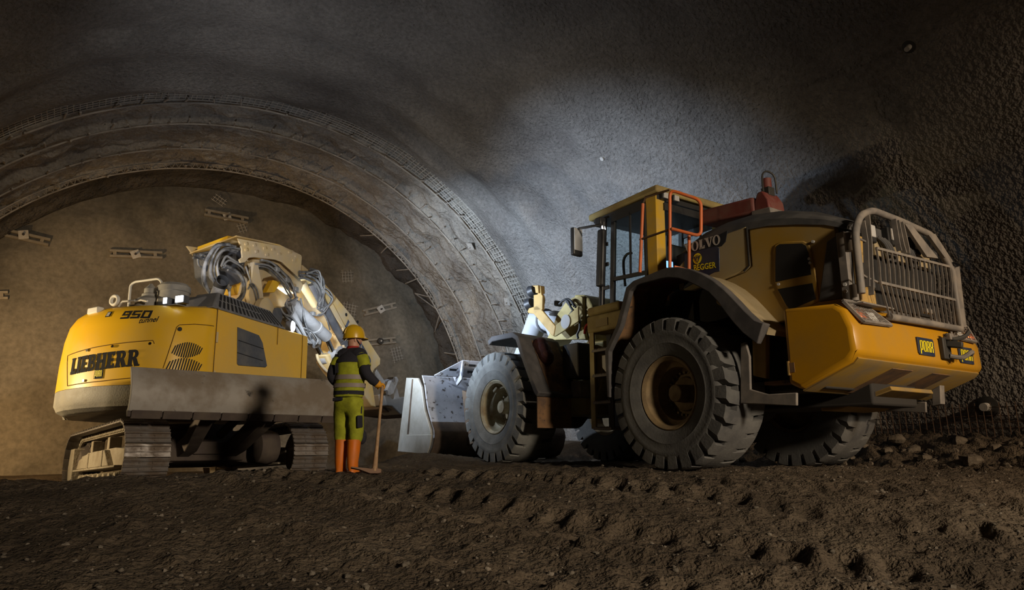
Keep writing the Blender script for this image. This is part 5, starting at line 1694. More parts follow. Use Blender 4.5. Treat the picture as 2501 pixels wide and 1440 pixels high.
LB(MB().prism([(-1.043,2.558),(-1.181,2.601),(-1.132,1.792),(-0.969,1.776),(-1.031,2.209)], 0, -2.52, -2.44), 'guard_side_plate', M['guard'], gd)
for px_ in ([(1.221,2.593),(0.988,2.571)], [(1.219,2.185),(1.075,2.149),(0.806,2.12)]):
    LB(MB().tube([(-2.47, y, z) for y, z in px_], .012, 6), 'guard_wire', M['guard'], gd)
c_ = [(-0.264,1.912),(-0.38,1.848)]
LB(MB().bar((-2.46, c_[0][0] + .1, c_[0][1]), (-2.46, c_[0][0] - .12, c_[0][1] - .0), .05, .05), 'guard_step', M['guard'], gd)

# ---- red pre-cleaner box, camera mast on the hood
q = [(0.209,0.35,3.837),(0.227,0.35,3.604),(-0.668,0.35,3.756),(-0.684,0.35,3.554)]
LB(MB().loft([[(.28, .45, 3.62), (.28, .05, 3.62), (.28, .05, 3.86), (.28, .45, 3.86)], [(-.66, .45, 3.54), (-.66, .05, 3.54), (-.66, .05, 3.79), (-.66, .45, 3.79)]]), 'muffler_box', M['red_box'], bevel=.04, seg=3)
bx_ = LB(MB().prism([(-.64, 3.50), (-.66, 3.72), (-.72, 3.84), (-.80, 3.84), (-.88, 3.70), (-.90, 3.50)], 1, .05, .42), 'mast_foot', M['red_box'], bevel=.02)
LB(MB().prism([(-.62, 3.42), (-.62, 3.58), (-.92, 3.56), (-.94, 3.42)], 1, .02, .45), 'mast_plate', M['guard'], bx_, bevel=.01)
LB(MB().box(-.83, -.70, .16, .30, 3.80, 3.93), 'mast_bracket', M['dark_steel'], bx_, bevel=.01)
LB(MB().cyl((-.76, .23, 3.92), (-.76, .23, 4.07), .065, n=16), 'warning_beacon', M['red_box'], bx_)
hoop = [(-.76, .33, 3.86), (-.76, .33, 4.08), (-.78, .29, 4.16), (-.8, .20, 4.17), (-.82, .12, 4.10), (-.82, .10, 3.86)]
LB(MB().tube(spline(hoop, 4), .014, 6), 'beacon_hoop', M['dark_steel'], bx_)
LB(MB().box(-.845, -.83, .20, .29, 3.70, 3.76), 'sticker', M['red_cloth'], bx_)

# ---- cab
cab = LB(MB().prism([(.76, 2.30), (2.12, 2.30), (2.30, 2.42), (2.30, 2.56), (1.85, 2.50), (.76, 2.50)], 1, -.86, .86), 'cab', M['ld_frame'], bevel=.02)
LB(MB().loft([[(.74, -.90, 4.22), (.74, .90, 4.22), (.74, .90, 4.34), (.74, -.90, 4.34)], [(2.40, -.88, 4.18), (2.40, .88, 4.18), (2.40, .88, 4.30), (2.40, -.88, 4.30)]]), 'cab_roof', M['ld_frame'], cab, bevel=.03)
LB(MB().box(.80, 2.3, -.84, .84, 4.12, 4.20), 'roof_lining', M['cab_dark'], cab)
for sy in (1, -1):
    LB(MB().loft([[(.84, sy * .86, 2.5), (1.05, sy * .86, 2.5), (1.05, sy * .74, 2.5), (.84, sy * .66, 2.5)], [(.80, sy * .86, 4.2), (1.03, sy * .86, 4.2), (1.03, sy * .74, 4.2), (.80, sy * .66, 4.2)]]), 'rear_pillar', M['cab_yellow'], cab, bevel=.012)
    LB(MB().loft([[(1.86, sy * .86, 2.5), (1.95, sy * .86, 2.5), (1.95, sy * .80, 2.5), (1.86, sy * .80, 2.5)], [(1.75, sy * .86, 4.15), (1.84, sy * .86, 4.15), (1.84, sy * .80, 4.15), (1.75, sy * .80, 4.15)]]), 'door_pillar', M['cab_dark'], cab, bevel=.01)
    LB(MB().loft([[(2.20, sy * .80, 2.5), (2.28, sy * .80, 2.5), (2.28, sy * .74, 2.5), (2.20, sy * .74, 2.5)], [(2.06, sy * .80, 4.15), (2.14, sy * .80, 4.15), (2.14, sy * .74, 4.15), (2.06, sy * .74, 4.15)]]), 'front_pillar', M['cab_dark'], cab, bevel=.01)
    LB(MB().bar((1.06, sy * .85, 4.08), (1.80, sy * .85, 4.06), .05, .12), 'door_head', M['cab_dark'], cab)
    LB(MB().bar((1.06, sy * .85, 2.98), (1.84, sy * .85, 3.02), .05, .06), 'door_rail', M['cab_dark'], cab)
    LB(MB().bar((1.07, sy * .86, 2.5), (1.05, sy * .86, 4.1), .045, .045, (1, 0, 0)), 'door_post', M['cab_dark'], cab)
    LB(MB().bar((1.42, sy * .86, 3.02), (1.38, sy * .86, 4.06), .03, .025, (1, 0, 0)), 'window_post', M['cab_dark'], cab)
    LB(MB().add([(1.07, sy * .845, 2.52), (1.87, sy * .845, 2.52), (1.77, sy * .845, 4.08), (1.05, sy * .845, 4.08)], [(0, 1, 2, 3)]), 'side_glass', M['glass'], cab, smooth=0)
    LB(MB().add([(1.95, sy * .83, 2.52), (2.20, sy * .79, 2.52), (2.07, sy * .79, 4.12), (1.84, sy * .83, 4.12)], [(0, 1, 2, 3)]), 'quarter_glass', M['glass'], cab, smooth=0)
LB(MB().add([(2.26, -.74, 2.56), (2.26, .74, 2.56), (2.12, .74, 4.12), (2.12, -.74, 4.12)], [(0, 1, 2, 3)]), 'windscreen', M['glass'], cab, smooth=0)
LB(MB().add([(.82, -.68, 2.62), (.82, .68, 2.62), (.80, .68, 4.1), (.80, -.68, 4.1)], [(0, 1, 2, 3)]), 'rear_glass', M['glass'], cab, smooth=0)
LB(MB().box(.79, .86, -.7, .7, 2.45, 2.65), 'rear_sill', M['cab_yellow'], cab, bevel=.01)
LB(MB().bar((.80, -.7, 4.02), (.80, .7, 4.02), .06, .12), 'rear_head', M['cab_dark'], cab)
se = LB(MB().prism([(1.15, 2.5), (1.6, 2.5), (1.62, 2.85), (1.30, 2.85), (1.18, 3.55), (1.06, 3.55)], 1, -.26, .26), 'seat', M['cab_dark'], cab, bevel=.04)
LB(MB().tube([(1.95, 0, 2.5), (1.78, 0, 3.0)], .03, 8), 'steering_column', M['cab_dark'], cab)
LB(MB().tube([(1.76 + .10 * math.sin(a) * .6, .2 * math.cos(a), 3.02 + .16 * math.sin(a)) for a in np.linspace(0, 2 * PI, 20)[:-1]], .015, 6, True), 'steering_wheel', M['cab_dark'], cab)
LB(MB().box(1.5, 1.72, -.48, -.3, 2.5, 3.1), 'console', M['cab_dark'], cab, bevel=.02)
LB(MB().tube(spline([(1.72, .70, 2.9), (1.72, .72, 3.3), (1.64, .72, 3.42), (1.52, .72, 3.42)], 5), .022, 8), 'grab_handle', M['cab_dark'], cab)
for k in range(5):
    y = -.60 + k * .0
    LB(MB().tube(spline([(1.18 + k * .17, -.83, 2.6), (1.20 + k * .16, -.84, 3.3), (1.28 + k * .14, -.80, 3.85)], 5), .022, 6), 'window_guard_bar', M['cab_dark'], cab)
LB(MB().box(1.02, 1.06, .30, .44, 3.12, 3.22), 'glint_block', M['glint'], cab)  # glowing block in place of the blue reflection behind the glass
# cab lamps at the roof corner
for px_ in ([(0.76,0.713,4.177),(0.76,0.469,4.181)]):
    lb = LB(MB().bar((.86, px_[1], px_[2]), (.72, px_[1], px_[2]), .14, .12), 'roof_lamp', M['cab_dark'], cab, bevel=.02)
    LB(MB().bar((.722, px_[1], px_[2]), (.712, px_[1], px_[2]), .105, .09), 'lamp_glass', M['lamp_grey'], lb)
# mirrors and front pillar equipment
mp = [(1.785,1.12,3.911),(2.397,1.12,4.003),(2.499,1.12,3.94),(2.52,1.12,3.632)]
LB(MB().tube(fillet([Vector(v) for v in [mp[0], mp[1], mp[2], mp[3]]], .08), .022, 8), 'mirror_arm', M['cab_dark'], cab)
mq = [(2.519,1.12,4.02),(2.235,1.12,3.945),(2.28,1.12,3.575),(2.52,1.12,3.632),(2.545,1.12,3.549),(2.303,1.12,3.537)]
mc = Vector(mq[0]).lerp(Vector(mq[2]), .5)
mh = (mq[0][2] - mq[2][2]) / 2
mr_ = LB(MB().bar(mc + Vector((.05, 0, -mh - .06)), mc + Vector((.05, 0, mh)), .24, .09, (1, .1, 0)), 'mirror', M['cab_dark'], cab, bevel=.035, seg=3)
LB(MB().bar(mc + Vector((-.002, 0, -mh + .03)), mc + Vector((-.002, 0, mh - .02)), .20, .012, (1, .12, 0)), 'mirror_glass', M['mirror'], mr_, bevel=.004)
lq = [(2.158,0.95,3.262),(2.067,0.95,3.712),(1.976,0.95,3.907),(2.058,0.95,2.921)]
LB(MB().bar(lq[3], lq[2], .10, .16, (1, 0, 0)), 'wide_mirror', M['cab_dark'], cab, bevel=.04, seg=3)
dq = [(1.862,0.9,3.995),(1.985,0.9,4.028),(1.908,0.9,3.898)]
LB(MB().box(1.98, 2.12, .84, .98, 3.98, 4.14), 'front_lamp', M['cab_dark'], cab, bevel=.02)
LB(MB().add([(1.975, .86, 3.92), (1.975, .96, 3.92), (1.99, .94, 3.99), (1.99, .87, 3.99)], [(0, 1, 2, 3)]), 'lamp_glass', M['lamp_soft'], cab, smooth=0)
for xx, dx in ((2.10, -.12), (2.16, -.13)):
    LB(MB().tube([(xx, .90, 2.36), (xx + dx, .90, 4.05)], .018, 8), 'grab_rail', M['cab_dark'], cab)
for zz in (2.9, 3.3, 3.65):
    LB(MB().bar((1.92, .88, zz), (2.12, .88, zz), .03, .06), 'door_hinge', M['cab_dark'], cab)

# ---- orange handrails
ra = [(0.561,1.4,3.853),(0.679,1.4,2.816),(0.02,1.4,3.901),(0.095,1.4,2.753),(0.651,1.4,3.314),(0.105,1.4,3.316)]
fx = ra[2][0]
rb = [(-0.195,1.17,3.803),(-0.294,1.17,3.735),(-0.334,1.17,3.681),(-0.295,1.17,3.162),(-0.237,1.17,3.165),(-0.137,1.17,3.209),(0.258,1.17,3.398),(-0.086,1.17,3.228),(-0.049,1.17,2.714)]
rl = LB(MB().tube(fillet([ra[3], ra[2], rb[2], rb[3], (fx, 1.40, ra[5][2])], .10), .024, 10), 'handrail', M['rail'], smooth=60)
LB(MB().tube([rb[7], rb[8]], .024, 10), 'rail_post', M['rail'], rl, smooth=60)
LB(MB().tube([ra[1], ra[0]], .024, 10), 'rail_post', M['rail'], rl, smooth=60)
LB(MB().tube([ra[0], Vector(ra[0]) + Vector((-.06, 0, .08)), ra[2]], .018, 8), 'rail_bar', M['rust'], rl, smooth=60)
LB(MB().tube([ra[4], (fx, 1.40, ra[5][2])], .018, 8), 'rail_bar', M['rust'], rl, smooth=60)
LB(MB().bar((fx, 1.4, 2.75), rb[8], .04, .05), 'rail_foot', M['rail'], rl)

# ---- ladder on the left
lx0, lx1, ly = 1.36, 1.76, 1.42
la = LB(MB().bar((lx1, ly, .57), (lx1, ly, 2.2), .10, .03, (0, 1, 0)), 'ladder', M['ld_frame'])
LB(MB().bar((lx0, ly, .57), (lx0, ly, 1.2), .10, .02, (0, 1, 0)), 'ladder_side', M['engine'], la)
LB(MB().box(lx0, lx1, ly - .34, ly - .30, .6, 2.2), 'ladder_back', M['engine'], la)
for zz in (.57, .96, 1.37, 1.76):
    mb = MB().box(lx0, lx1, ly - .30, ly + .02, zz - .02, zz + .012)
    for k in range(11):
        mb.box(lx0 + .02 + k * .034, lx0 + .038 + k * .034, ly - .30, ly + .02, zz + .01, zz + .028)
    LB(mb, 'ladder_step', M['guard'], la)
LB(MB().box(1.05, 1.85, .95, 1.45, 2.05, 2.32), 'side_tank', M['ld_frame'], bevel=.03)
LB(MB().box(1.15, 1.9, .92, 1.40, 2.34, 2.48), 'cab_step', M['ld_frame'], bevel=.04)
LB(MB().prism([(1.489,1.663),(1.387,1.665),(1.382,1.378),(1.488,1.475)], 1, 1.44, 1.47), 'lock_plate', M['logo_white'], bevel=.006)
hp = [(1.96,1.4,2.067),(1.935,1.4,2.197),(1.745,1.4,2.242),(1.707,1.4,2.197),(1.783,1.4,2.011),(1.846,1.4,1.901),(1.751,1.4,1.824)]
LB(MB().tube(fillet(hp, .06), .022, 8), 'grab_handle', M['red_cloth'], smooth=60)
LB(MB().box(1.35, 1.62, 1.452, 1.462, 2.12, 2.24), 'decal_plate', M['ld_dusty'])

# ---- front fenders
ff = [(4.306,2.133),(4.209,2.191),(3.553,2.183),(3.439,2.125),(3.315,1.88),(3.087,1.479),(2.903,1.178),(2.836,1.107)]
for sy in (1, -1):
    rings = []
    for i, (x, z) in enumerate(ff):
        a = ff[max(i - 1, 0)]
        b = ff[min(i + 1, len(ff) - 1)]
        t_ = Vector((b[0] - a[0], b[1] - a[1])).normalized()
        n_ = Vector((t_.y, -t_.x))
        rings.append([(x, sy * 1.73, z), (x, sy * .80, z), (x + n_.x * .055, sy * .80, z + n_.y * .055), (x + n_.x * .10, sy * 1.73, z + n_.y * .10)])
    fe = LB(MB().loft(rings), 'front_fender', M['rubber'], bevel=.014)
    x0, z0 = ff[-1]
    LB(MB().prism([(x0, z0), (x0 - .02, z0 - .01), (x0 - .02, .60), (x0, .60)], 1, sy * 1.72, sy * 1.0), 'mud_flap', M['rust'], fe)
    a, b, c2 = ff[3], ff[5], ff[6]
    LB(MB().loft([[(a[0] - .07, sy * 1.45, a[1] + .02), (a[0] - .07, sy * .9, a[1] + .02), (a[0] - .10, sy * .9, a[1]), (a[0] - .10, sy * 1.45, a[1])],
                  [(c2[0] - .07, sy * 1.45, c2[1]), (c2[0] - .07, sy * .9, c2[1]), (c2[0] - .10, sy * .9, c2[1]), (c2[0] - .10, sy * 1.45, c2[1])]]), 'fender_bracket', M['rust'], fe)
# red tarpaulin bundle strapped on the left front fender
bg = MB()
bq = [(3.376,1.3,2.138),(3.257,1.3,1.992),(3.116,1.3,1.832),(3.049,1.3,1.683)]
bundle = bg.tube(spline([Vector(v) for v in bq], 4), [.05, .12, .15, .16, .15, .15, .15, .13, .14, .13, .11, .08, .03][:len(spline(bq, 4))], 12)
o_ = bundle.build('tarpaulin_bundle', M['red_bag'], None, FL, smooth=60)
tag(o_, 'dark red rolled tarpaulin bundle strapped behind the front fender of the loader', 'bundle')

# ---- front frame, boom towers, lift arms, tilt link
for sy in (1, -1):
    tw = [(4.108,2.31),(3.896,2.554),(3.764,2.757),(3.486,2.957),(3.267,3.005),(3.078,3.002),(3.01,2.96),(3.019,2.702),(3.006,2.398),(2.946,2.18)]
    LB(MB().prism(tw, 1, sy * .46, sy * .54), 'front_tower', M['ld_frame'], bevel=.012)
LB(MB().prism([(3.337,3.076),(3.08,3.03),(2.946,2.944),(2.839,2.788),(2.852,2.472),(2.777,2.163),(3.272,2.225)], 1, -.46, .46), 'tower_back', M['ld_frame'], bevel=.03)
LB(MB().prism([(2.45, 2.10), (4.35, 2.16), (4.6, 1.4), (4.4, .85), (2.9, .85), (2.55, 1.30)], 1, -.50, .56), 'front_frame', M['ld_frame'], bevel=.02)
LB(MB().box(2.62, 3.05, .58, 1.0, 1.45, 2.05), 'valve_box', M['hood_black'], bevel=.03)
LB(MB().box(2.60, 2.85, .62, .98, 1.12, 1.40), 'relay_box', M['guard'], bevel=.02)
for sy in (1, -1):
    LB(MB().prism([(3.2, 1.95), (3.6, 2.1), (4.6, 1.8), (5.9, 1.1), (6.5, .55), (6.3, .35), (5.5, .8), (4.2, 1.4)], 1, sy * .66, sy * .82), 'lift_arm', M['ld_frame'], bevel=.03)
    LB(MB().cyl((3.3, sy * .40, 1.2), (5.0, sy * .45, 1.6), .10, n=16), 'lift_cylinder', M['engine'])
LB(MB().tube([(4.10, .15, 2.30), (4.35, .15, 2.75), (4.9, .15, 2.85), (5.4, .15, 2.2), (6.3, .15, 1.2)], [.20, .24, .24, .2, .16], 14), 'tilt_lever', M['arm_lit'], smooth=60)
LB(MB().lathe([(.245, -.03), (.255, -.02), (.255, .02), (.245, .03)], (4.62, .15, 2.8), (1, 0, .1), 20), 'tilt_band', M['slate'])
LB(MB().tube([(3.2, .15, 2.55), (4.3, .15, 2.62)], .11, 14), 'tilt_cylinder', M['ld_frame'])
# V-shaped lamp bracket with two lamps
vb = LB(MB().prism([(4.366,2.887),(4.311,2.943),(4.041,2.947),(3.86,2.806),(3.488,2.469),(3.541,2.292),(3.602,2.315),(4.163,2.806),(4.339,2.85)], 1, .76, .80), 'lamp_bracket', M['ld_orange'], bevel=.01)
LB(MB().prism([(3.567,2.282),(3.563,2.466),(3.031,2.66),(2.845,2.734),(2.843,2.467),(3.493,2.288)], 1, .75, .785), 'bracket_arm', M['ld_frame'], vb, bevel=.01)
hc_ = [(3.18,0.805,2.507)][0]
LB(MB().lathe([(.001, 0), (.13, 0), (.13, .012), (.001, .012)], (hc_[0], .798, hc_[2]), (0, 1, 0), 24), 'bracket_hole', M['roof_grey'], vb)
LB(MB().prism([(4.162,2.87),(4.159,3.179),(4.025,3.171),(4.01,3.314),(3.93,3.323),(3.906,3.149),(3.868,3.11),(3.885,2.841)], 1, .74, .80), 'bracket_post', M['ld_orange'], vb, bevel=.01)
for q in [(4.338,0.74,3.045),(4.239,0.74,3.283)]:
    c = Vector(q)
    lb = LB(MB().lathe([(.02, -.06), (.10, -.05), (.13, .06), (.12, .08), (.10, .06), (.02, .05)], c, (.85, .1, -.2), 22), 'head_lamp', M['cab_dark'], vb)
    LB(MB().lathe([(.001, .055), (.11, .06), (.05, .075), (.001, .08)], c, (.85, .1, -.2), 18), 'lamp_glass', M['lamp_grey'], lb)
LB(MB().prism([(4.157,3.361),(3.957,3.331),(3.946,3.175),(4.038,3.192),(4.063,3.31)], 1, .68, .84), 'lamp_hood', M['ld_orange'], vb, bevel=.008)
for pth in ([(3.483,0.7,2.896),(3.335,0.7,2.949),(3.216,0.7,2.897),(3.149,0.7,2.779),(3.035,0.7,2.669),(2.924,0.7,2.547),(2.908,0.7,2.367),(2.979,0.7,2.258),(2.959,0.7,2.181)], [(3.458,0.68,2.926),(3.287,0.68,2.958),(3.146,0.68,2.888),(3.079,0.68,2.785)], [(3.313,0.66,2.919),(3.22,0.66,2.841),(3.125,0.66,2.841),(3.057,0.66,2.768)], [(3.96,0.74,3.134),(3.896,0.74,3.058),(3.924,0.74,2.951),(3.99,0.74,2.913)], [(3.056,0.72,2.716),(3.152,0.72,2.64),(3.248,0.72,2.594)]):
    LB(MB().tube(spline(pth, 6), .022, 8), 'hose', M['cab_dark'], smooth=60)
ml_ = [(4.039,0.3,2.988),(4.01,0.3,3.098)]
LB(MB().bar(ml_[0], ml_[1], .12, .16), 'side_lamp', M['slate'], bevel=.03)

# ---- bucket
sd_ = [(7.704,1.801),(7.134,1.747),(6.947,1.539),(6.786,1.054),(6.487,0.623),(6.463,0.515),(6.541,0.292),(6.66,0.143),(8.018,0.182),(7.929,0.647),(7.793,1.322)]
prof = [p for p in sd_[1:8]]
bk = MB()
outer = [(7.02, 1.79), (6.88, 1.55), (6.79, 1.25), (6.71, 1.05), (6.55, .80), (6.42, .62), (6.40, .50), (6.48, .28), (6.62, .12), (6.85, .04), (7.8, .02)]
inner = [(x + (.05 if i < 8 else .02), z + (.02 if i < 6 else .05)) for i, (x, z) in enumerate(outer)]
rings = []
for y in (-1.74, 1.70):
    rings.append([(x, y, z) for x, z in outer] + [(x, y, z) for x, z in inner[::-1]])
bko = LB(MB().loft([r for r in rings][:1] + rings[1:]), 'bucket', M['bucket'], bevel=.008)
LB(MB().loft([[(6.54, y, .80), (6.405, y, .62), (6.385, y, .50), (6.467, y, .272), (6.61, y, .105), (6.85, y, .025), (6.85, y, .04), (6.63, y, .13), (6.49, y, .28), (6.41, y, .5), (6.43, y, .62), (6.56, y, .80)] for y in (-1.735, 1.70)]), 'bucket_heel', M['bucket_low'], bko)
for y_ in (1.74, -1.76):
    sp_ = LB(MB().prism(sd_, 1, y_ - .03, y_ + .02), 'side_plate', M['bucket_side'], bko, bevel=.01)
    if y_ > 0:
        LB(MB().prism([(7.403,1.747),(7.342,1.743),(7.478,0.552),(7.559,0.553)], 1, 1.757, 1.764), 'slot', M['bucket_low'], sp_)
        LB(MB().prism([(7.558,0.535),(6.397,0.53),(6.456,0.292),(6.573,0.144),(7.902,0.183)], 1, 1.757, 1.78), 'wear_plate', M['bucket_side'], sp_, bevel=.006)
sgp = [(7.449,1.765),(6.689,1.882),(5.322,1.714)]
sg = LB(MB().loft([[(6.92, 1.45, 1.80), (6.97, 1.45, 1.80), (6.97, 1.45, 1.82), (6.92, 1.45, 1.82)], [(6.70, .95, 1.78), (6.75, .95, 1.78), (6.62, .95, 2.14), (6.57, .95, 2.14)],
                   [(6.70, -.95, 1.78), (6.75, -.95, 1.78), (6.62, -.95, 2.14), (6.57, -.95, 2.14)], [(6.92, -1.45, 1.80), (6.97, -1.45, 1.80), (6.97, -1.45, 1.82), (6.92, -1.45, 1.82)]]), 'spill_guard', M['bucket'], bko, bevel=.01)
for y_ in (.95, .1, -.8):
    LB(MB().prism([(6.98, 1.80), (6.60, 2.14), (6.56, 2.12), (6.60, 1.72), (6.8, 1.6)], 1, y_ - .02, y_ + .02), 'rib', M['bucket'], sg, bevel=.006)
for y_, z_ in ((1.16, 1.92), (.70, 2.04), (.42, 2.04), (.70, 1.90), (.42, 1.90), (-.3, 2.04), (-.3, 1.90)):
    xx = 6.70 - (z_ - 1.78) * .36 + .0
    LB(MB().bar((xx - .006, y_ - .09, z_), (xx - .006, y_ + .09, z_), .05, .02, (1, 0, .36)), 'slot', M['black'], sg, bevel=.01)
for sy in (1, -1):
    LB(MB().prism([(6.7, 1.5), (6.1, 1.3), (5.9, .8), (6.2, .35), (6.45, .3)], 1, sy * .60, sy * .90), 'hinge_ear', M['bucket_low'], bko, bevel=.02)


# ================================================================ WORKER AND PICK
def skin_obj(name, verts, edges, radii, m, parent, sub=2, root=0, xf=None):
    me = bpy.data.meshes.new(name)
    me.from_pydata([tuple(v) for v in verts], edges, [])
    me.materials.append(m)
    o = bpy.data.objects.new(name, me)
    COL.objects.link(o)
    md = o.modifiers.new('skin', 'SKIN')
    md.use_smooth_shade = True
    for i, r in enumerate(radii):
        me.skin_vertices[0].data[i].radius = r if isinstance(r, tuple) else (r, r)
        me.skin_vertices[0].data[i].use_root = (i == root)
    s_ = o.modifiers.new('sub', 'SUBSURF')
    s_.levels = s_.render_levels = sub
    if parent is not None:
        o.parent = parent
    return o


def R(r, f, z):
    """right, forward, up in the worker's own frame"""
    return (f, -r, z)


# body: one continuous surface from head to feet
J = {'pel': R(0, 0, .95), 'sp': R(0, .01, 1.15), 'ch': R(0, .03, 1.36), 'nk': R(-.005, .05, 1.52), 'hd': R(-.01, .07, 1.64), 'tp': R(-.015, .07, 1.73), 'fc': R(.035, .13, 1.645),
     'sr': R(.145, .01, 1.43), 'er': R(.25, -.03, 1.22), 'wr': R(.365, .07, 1.085), 'sl': R(-.15, .01, 1.43), 'el': R(-.205, -.06, 1.19), 'wl': R(-.15, .17, 1.06), 'hl': R(-.08, .24, 1.04),
     'hr': R(.10, 0, .88), 'kr': R(.115, .03, .48), 'ar': R(.095, -.01, .10), 'tr': R(.12, .17, .05), 'hlp': R(-.10, 0, .88), 'kl': R(-.105, .05, .48), 'al': R(-.075, .03, .10), 'tl': R(-.09, .21, .05)}
names = list(J)
ed = [('pel', 'sp'), ('sp', 'ch'), ('ch', 'nk'), ('nk', 'hd'), ('hd', 'tp'), ('hd', 'fc'), ('ch', 'sr'), ('sr', 'er'), ('er', 'wr'), ('ch', 'sl'), ('sl', 'el'), ('el', 'wl'), ('wl', 'hl'),
      ('pel', 'hr'), ('hr', 'kr'), ('kr', 'ar'), ('ar', 'tr'), ('pel', 'hlp'), ('hlp', 'kl'), ('kl', 'al'), ('al', 'tl')]
rad = {'pel': (.12, .10), 'sp': (.12, .09), 'ch': (.11, .09), 'nk': .058, 'hd': .078, 'tp': .066, 'fc': .04, 'sr': .05, 'er': .043, 'wr': .03, 'sl': .05, 'el': .043, 'wl': .03, 'hl': .035,
       'hr': .085, 'kr': .058, 'ar': .042, 'tr': .035, 'hlp': .085, 'kl': .058, 'al': .042, 'tl': .035}
person = skin_obj('person', [J[n] for n in names], [(names.index(a), names.index(b)) for a, b in ed], [rad[n] for n in names], M['skin'], None)
person.matrix_world = FP
tag(person, 'person in yellow hard hat, hi-vis clothes and orange boots, back turned, leaning on a pick', 'person')


def PB(mb, name, m, **k):
    return mb.build(name, M[m], k.pop('parent', person), **k)


def ell(cr, cf, z, rx, ry, n=28, wr=0.0, seed=0):
    return [R(cr + (rx + wr * noise.noise(Vector((math.cos(a) * 2.2, math.sin(a) * 2.2, z * 5 + seed)))) * math.cos(a),
              cf + (ry + wr * noise.noise(Vector((math.cos(a) * 2.2 + 5, math.sin(a) * 2.2, z * 5 + seed)))) * math.sin(a), z) for a in np.linspace(0, 2 * PI, n + 1)[:-1]]


# vest: torso with short sleeves, dark yoke, tapes, belt
tor = [(.94, .190, .142, 0), (.985, .192, .140, 0), (1.02, .190, .14, 0), (1.08, .186, .138, 0), (1.16, .188, .138, .0), (1.24, .188, .142, .01), (1.32, .188, .145, .015), (1.385, .184, .140, .02)]
vest = PB(MB().loft([ell(0, f, z, rx, ry, wr=.022) for z, rx, ry, f in tor]), 'vest', 'hivis', smooth=80)
yk = [(1.350, .198, .156, .02), (1.385, .194, .152, .02), (1.42, .172, .132, .025), (1.455, .14, .115, .03), (1.485, .105, .095, .04), (1.51, .080, .078, .045), (1.54, .074, .072, .05)]
PB(MB().loft([ell(.0, f, z, rx, ry) for z, rx, ry, f in yk]), 'yoke', 'navy', smooth=80)
PB(MB().loft([ell(-.004, .05, z, rx, rx * .95) for z, rx in ((1.515, .082), (1.545, .077), (1.56, .072))]), 'collar', 'red_cloth', smooth=80)
for z0, z1 in ((1.145, 1.20), (1.05, 1.10)):
    rr = [np.interp(z, [t[0] for t in tor], [t[1] for t in tor]) + .012 for z in (z0, z1)]
    r2 = [np.interp(z, [t[0] for t in tor], [t[2] for t in tor]) + .012 for z in (z0, z1)]
    PB(MB().loft([ell(0, .005, z0, rr[0], r2[0], wr=.022), ell(0, .008, (z0 + z1) / 2, sum(rr) / 2, sum(r2) / 2, wr=.022), ell(0, .01, z1, rr[1], r2[1], wr=.022)], cap=False), 'reflective_tape', 'reflect', parent=vest, smooth=80)
PB(MB().loft([ell(0, 0, z, .195, .145) for z in (.965, 1.01)]), 'belt', 'navy', smooth=60)
PB(MB().bar(R(-.10, -.139, 1.34), R(-.085, -.140, 1.22), .035, .01, R(0, 1, 0)), 'patch', 'navy', parent=vest)


def limb(name, m, pts, rs, **k):
    q = spline(pts, 5)
    r2 = list(np.interp(np.linspace(0, len(pts) - 1, len(q)), range(len(pts)), rs))
    mb = MB().tube(q, r2, 16)
    mb.v = [tuple(Vector(v) * (1 + .008 * noise.noise(Vector(v) * 22))) for v in mb.v]
    return PB(mb, name, m, smooth=80, **k)


for sg in (1, -1):
    limb('yoke_shoulder', 'navy', [R(sg * .02, .035, 1.455), R(sg * .09, .025, 1.45), R(sg * .15, .01, 1.425)], [.088, .092, .082])
limb('sleeve', 'navy', [J['sr'], R(.208, -.015, 1.32), J['er'], R(.31, .02, 1.14), R(.362, .064, 1.092)], [.075, .068, .062, .055, .042])
limb('sleeve', 'navy', [J['sl'], R(-.193, -.03, 1.31), J['el'], R(-.19, .04, 1.11), R(-.155, .16, 1.06)], [.075, .068, .062, .052, .042])
limb('vest_sleeve', 'hivis', [R(.11, .02, 1.43), R(.162, .005, 1.395), R(.202, -.012, 1.32), R(.215, -.017, 1.29)], [.07, .080, .078, .076])
limb('vest_sleeve', 'hivis', [R(-.11, .02, 1.43), R(-.160, .005, 1.395), R(-.185, -.02, 1.335), R(-.192, -.025, 1.315)], [.07, .080, .077, .074])
# trousers
tv = [R(0, 0, .99), R(0, -.005, .90), R(.095, 0, .82), R(.112, .02, .62), R(.115, .03, .50), R(.108, .01, .38), R(-.095, .005, .82), R(-.10, .035, .62), R(-.10, .045, .50), R(-.088, .035, .38)]
tro = skin_obj('trousers', tv, [(0, 1), (1, 2), (2, 3), (3, 4), (4, 5), (1, 6), (6, 7), (7, 8), (8, 9)],
               [(.155, .165), (.135, .165), (.105, .115), (.095, .10), (.088, .092), (.088, .09), (.105, .115), (.095, .10), (.088, .092), (.088, .09)], M['hivis'], person)
tx = bpy.data.textures.new('cloth_folds', 'CLOUDS')
tx.noise_scale = .09
dm = tro.modifiers.new('folds', 'DISPLACE')
dm.texture = tx
dm.strength = .035
dm.mid_level = .5
PB(MB().bar(R(-.13, -.128, .905), R(.005, -.135, .915), .04, .02, R(0, 1, 0)), 'pocket_flap', 'navy', parent=tro, bevel=.006)
PB(MB().bar(R(.185, -.03, .72), R(.19, -.02, .575), .10, .03, R(1, 0, 0)), 'thigh_pocket', 'navy', parent=tro, bevel=.012)
PB(MB().bar(R(.182, .0, .86), R(.19, -.01, .74), .022, .02, R(1, 0, 0)), 'rule_pocket', 'navy', parent=tro, bevel=.006)
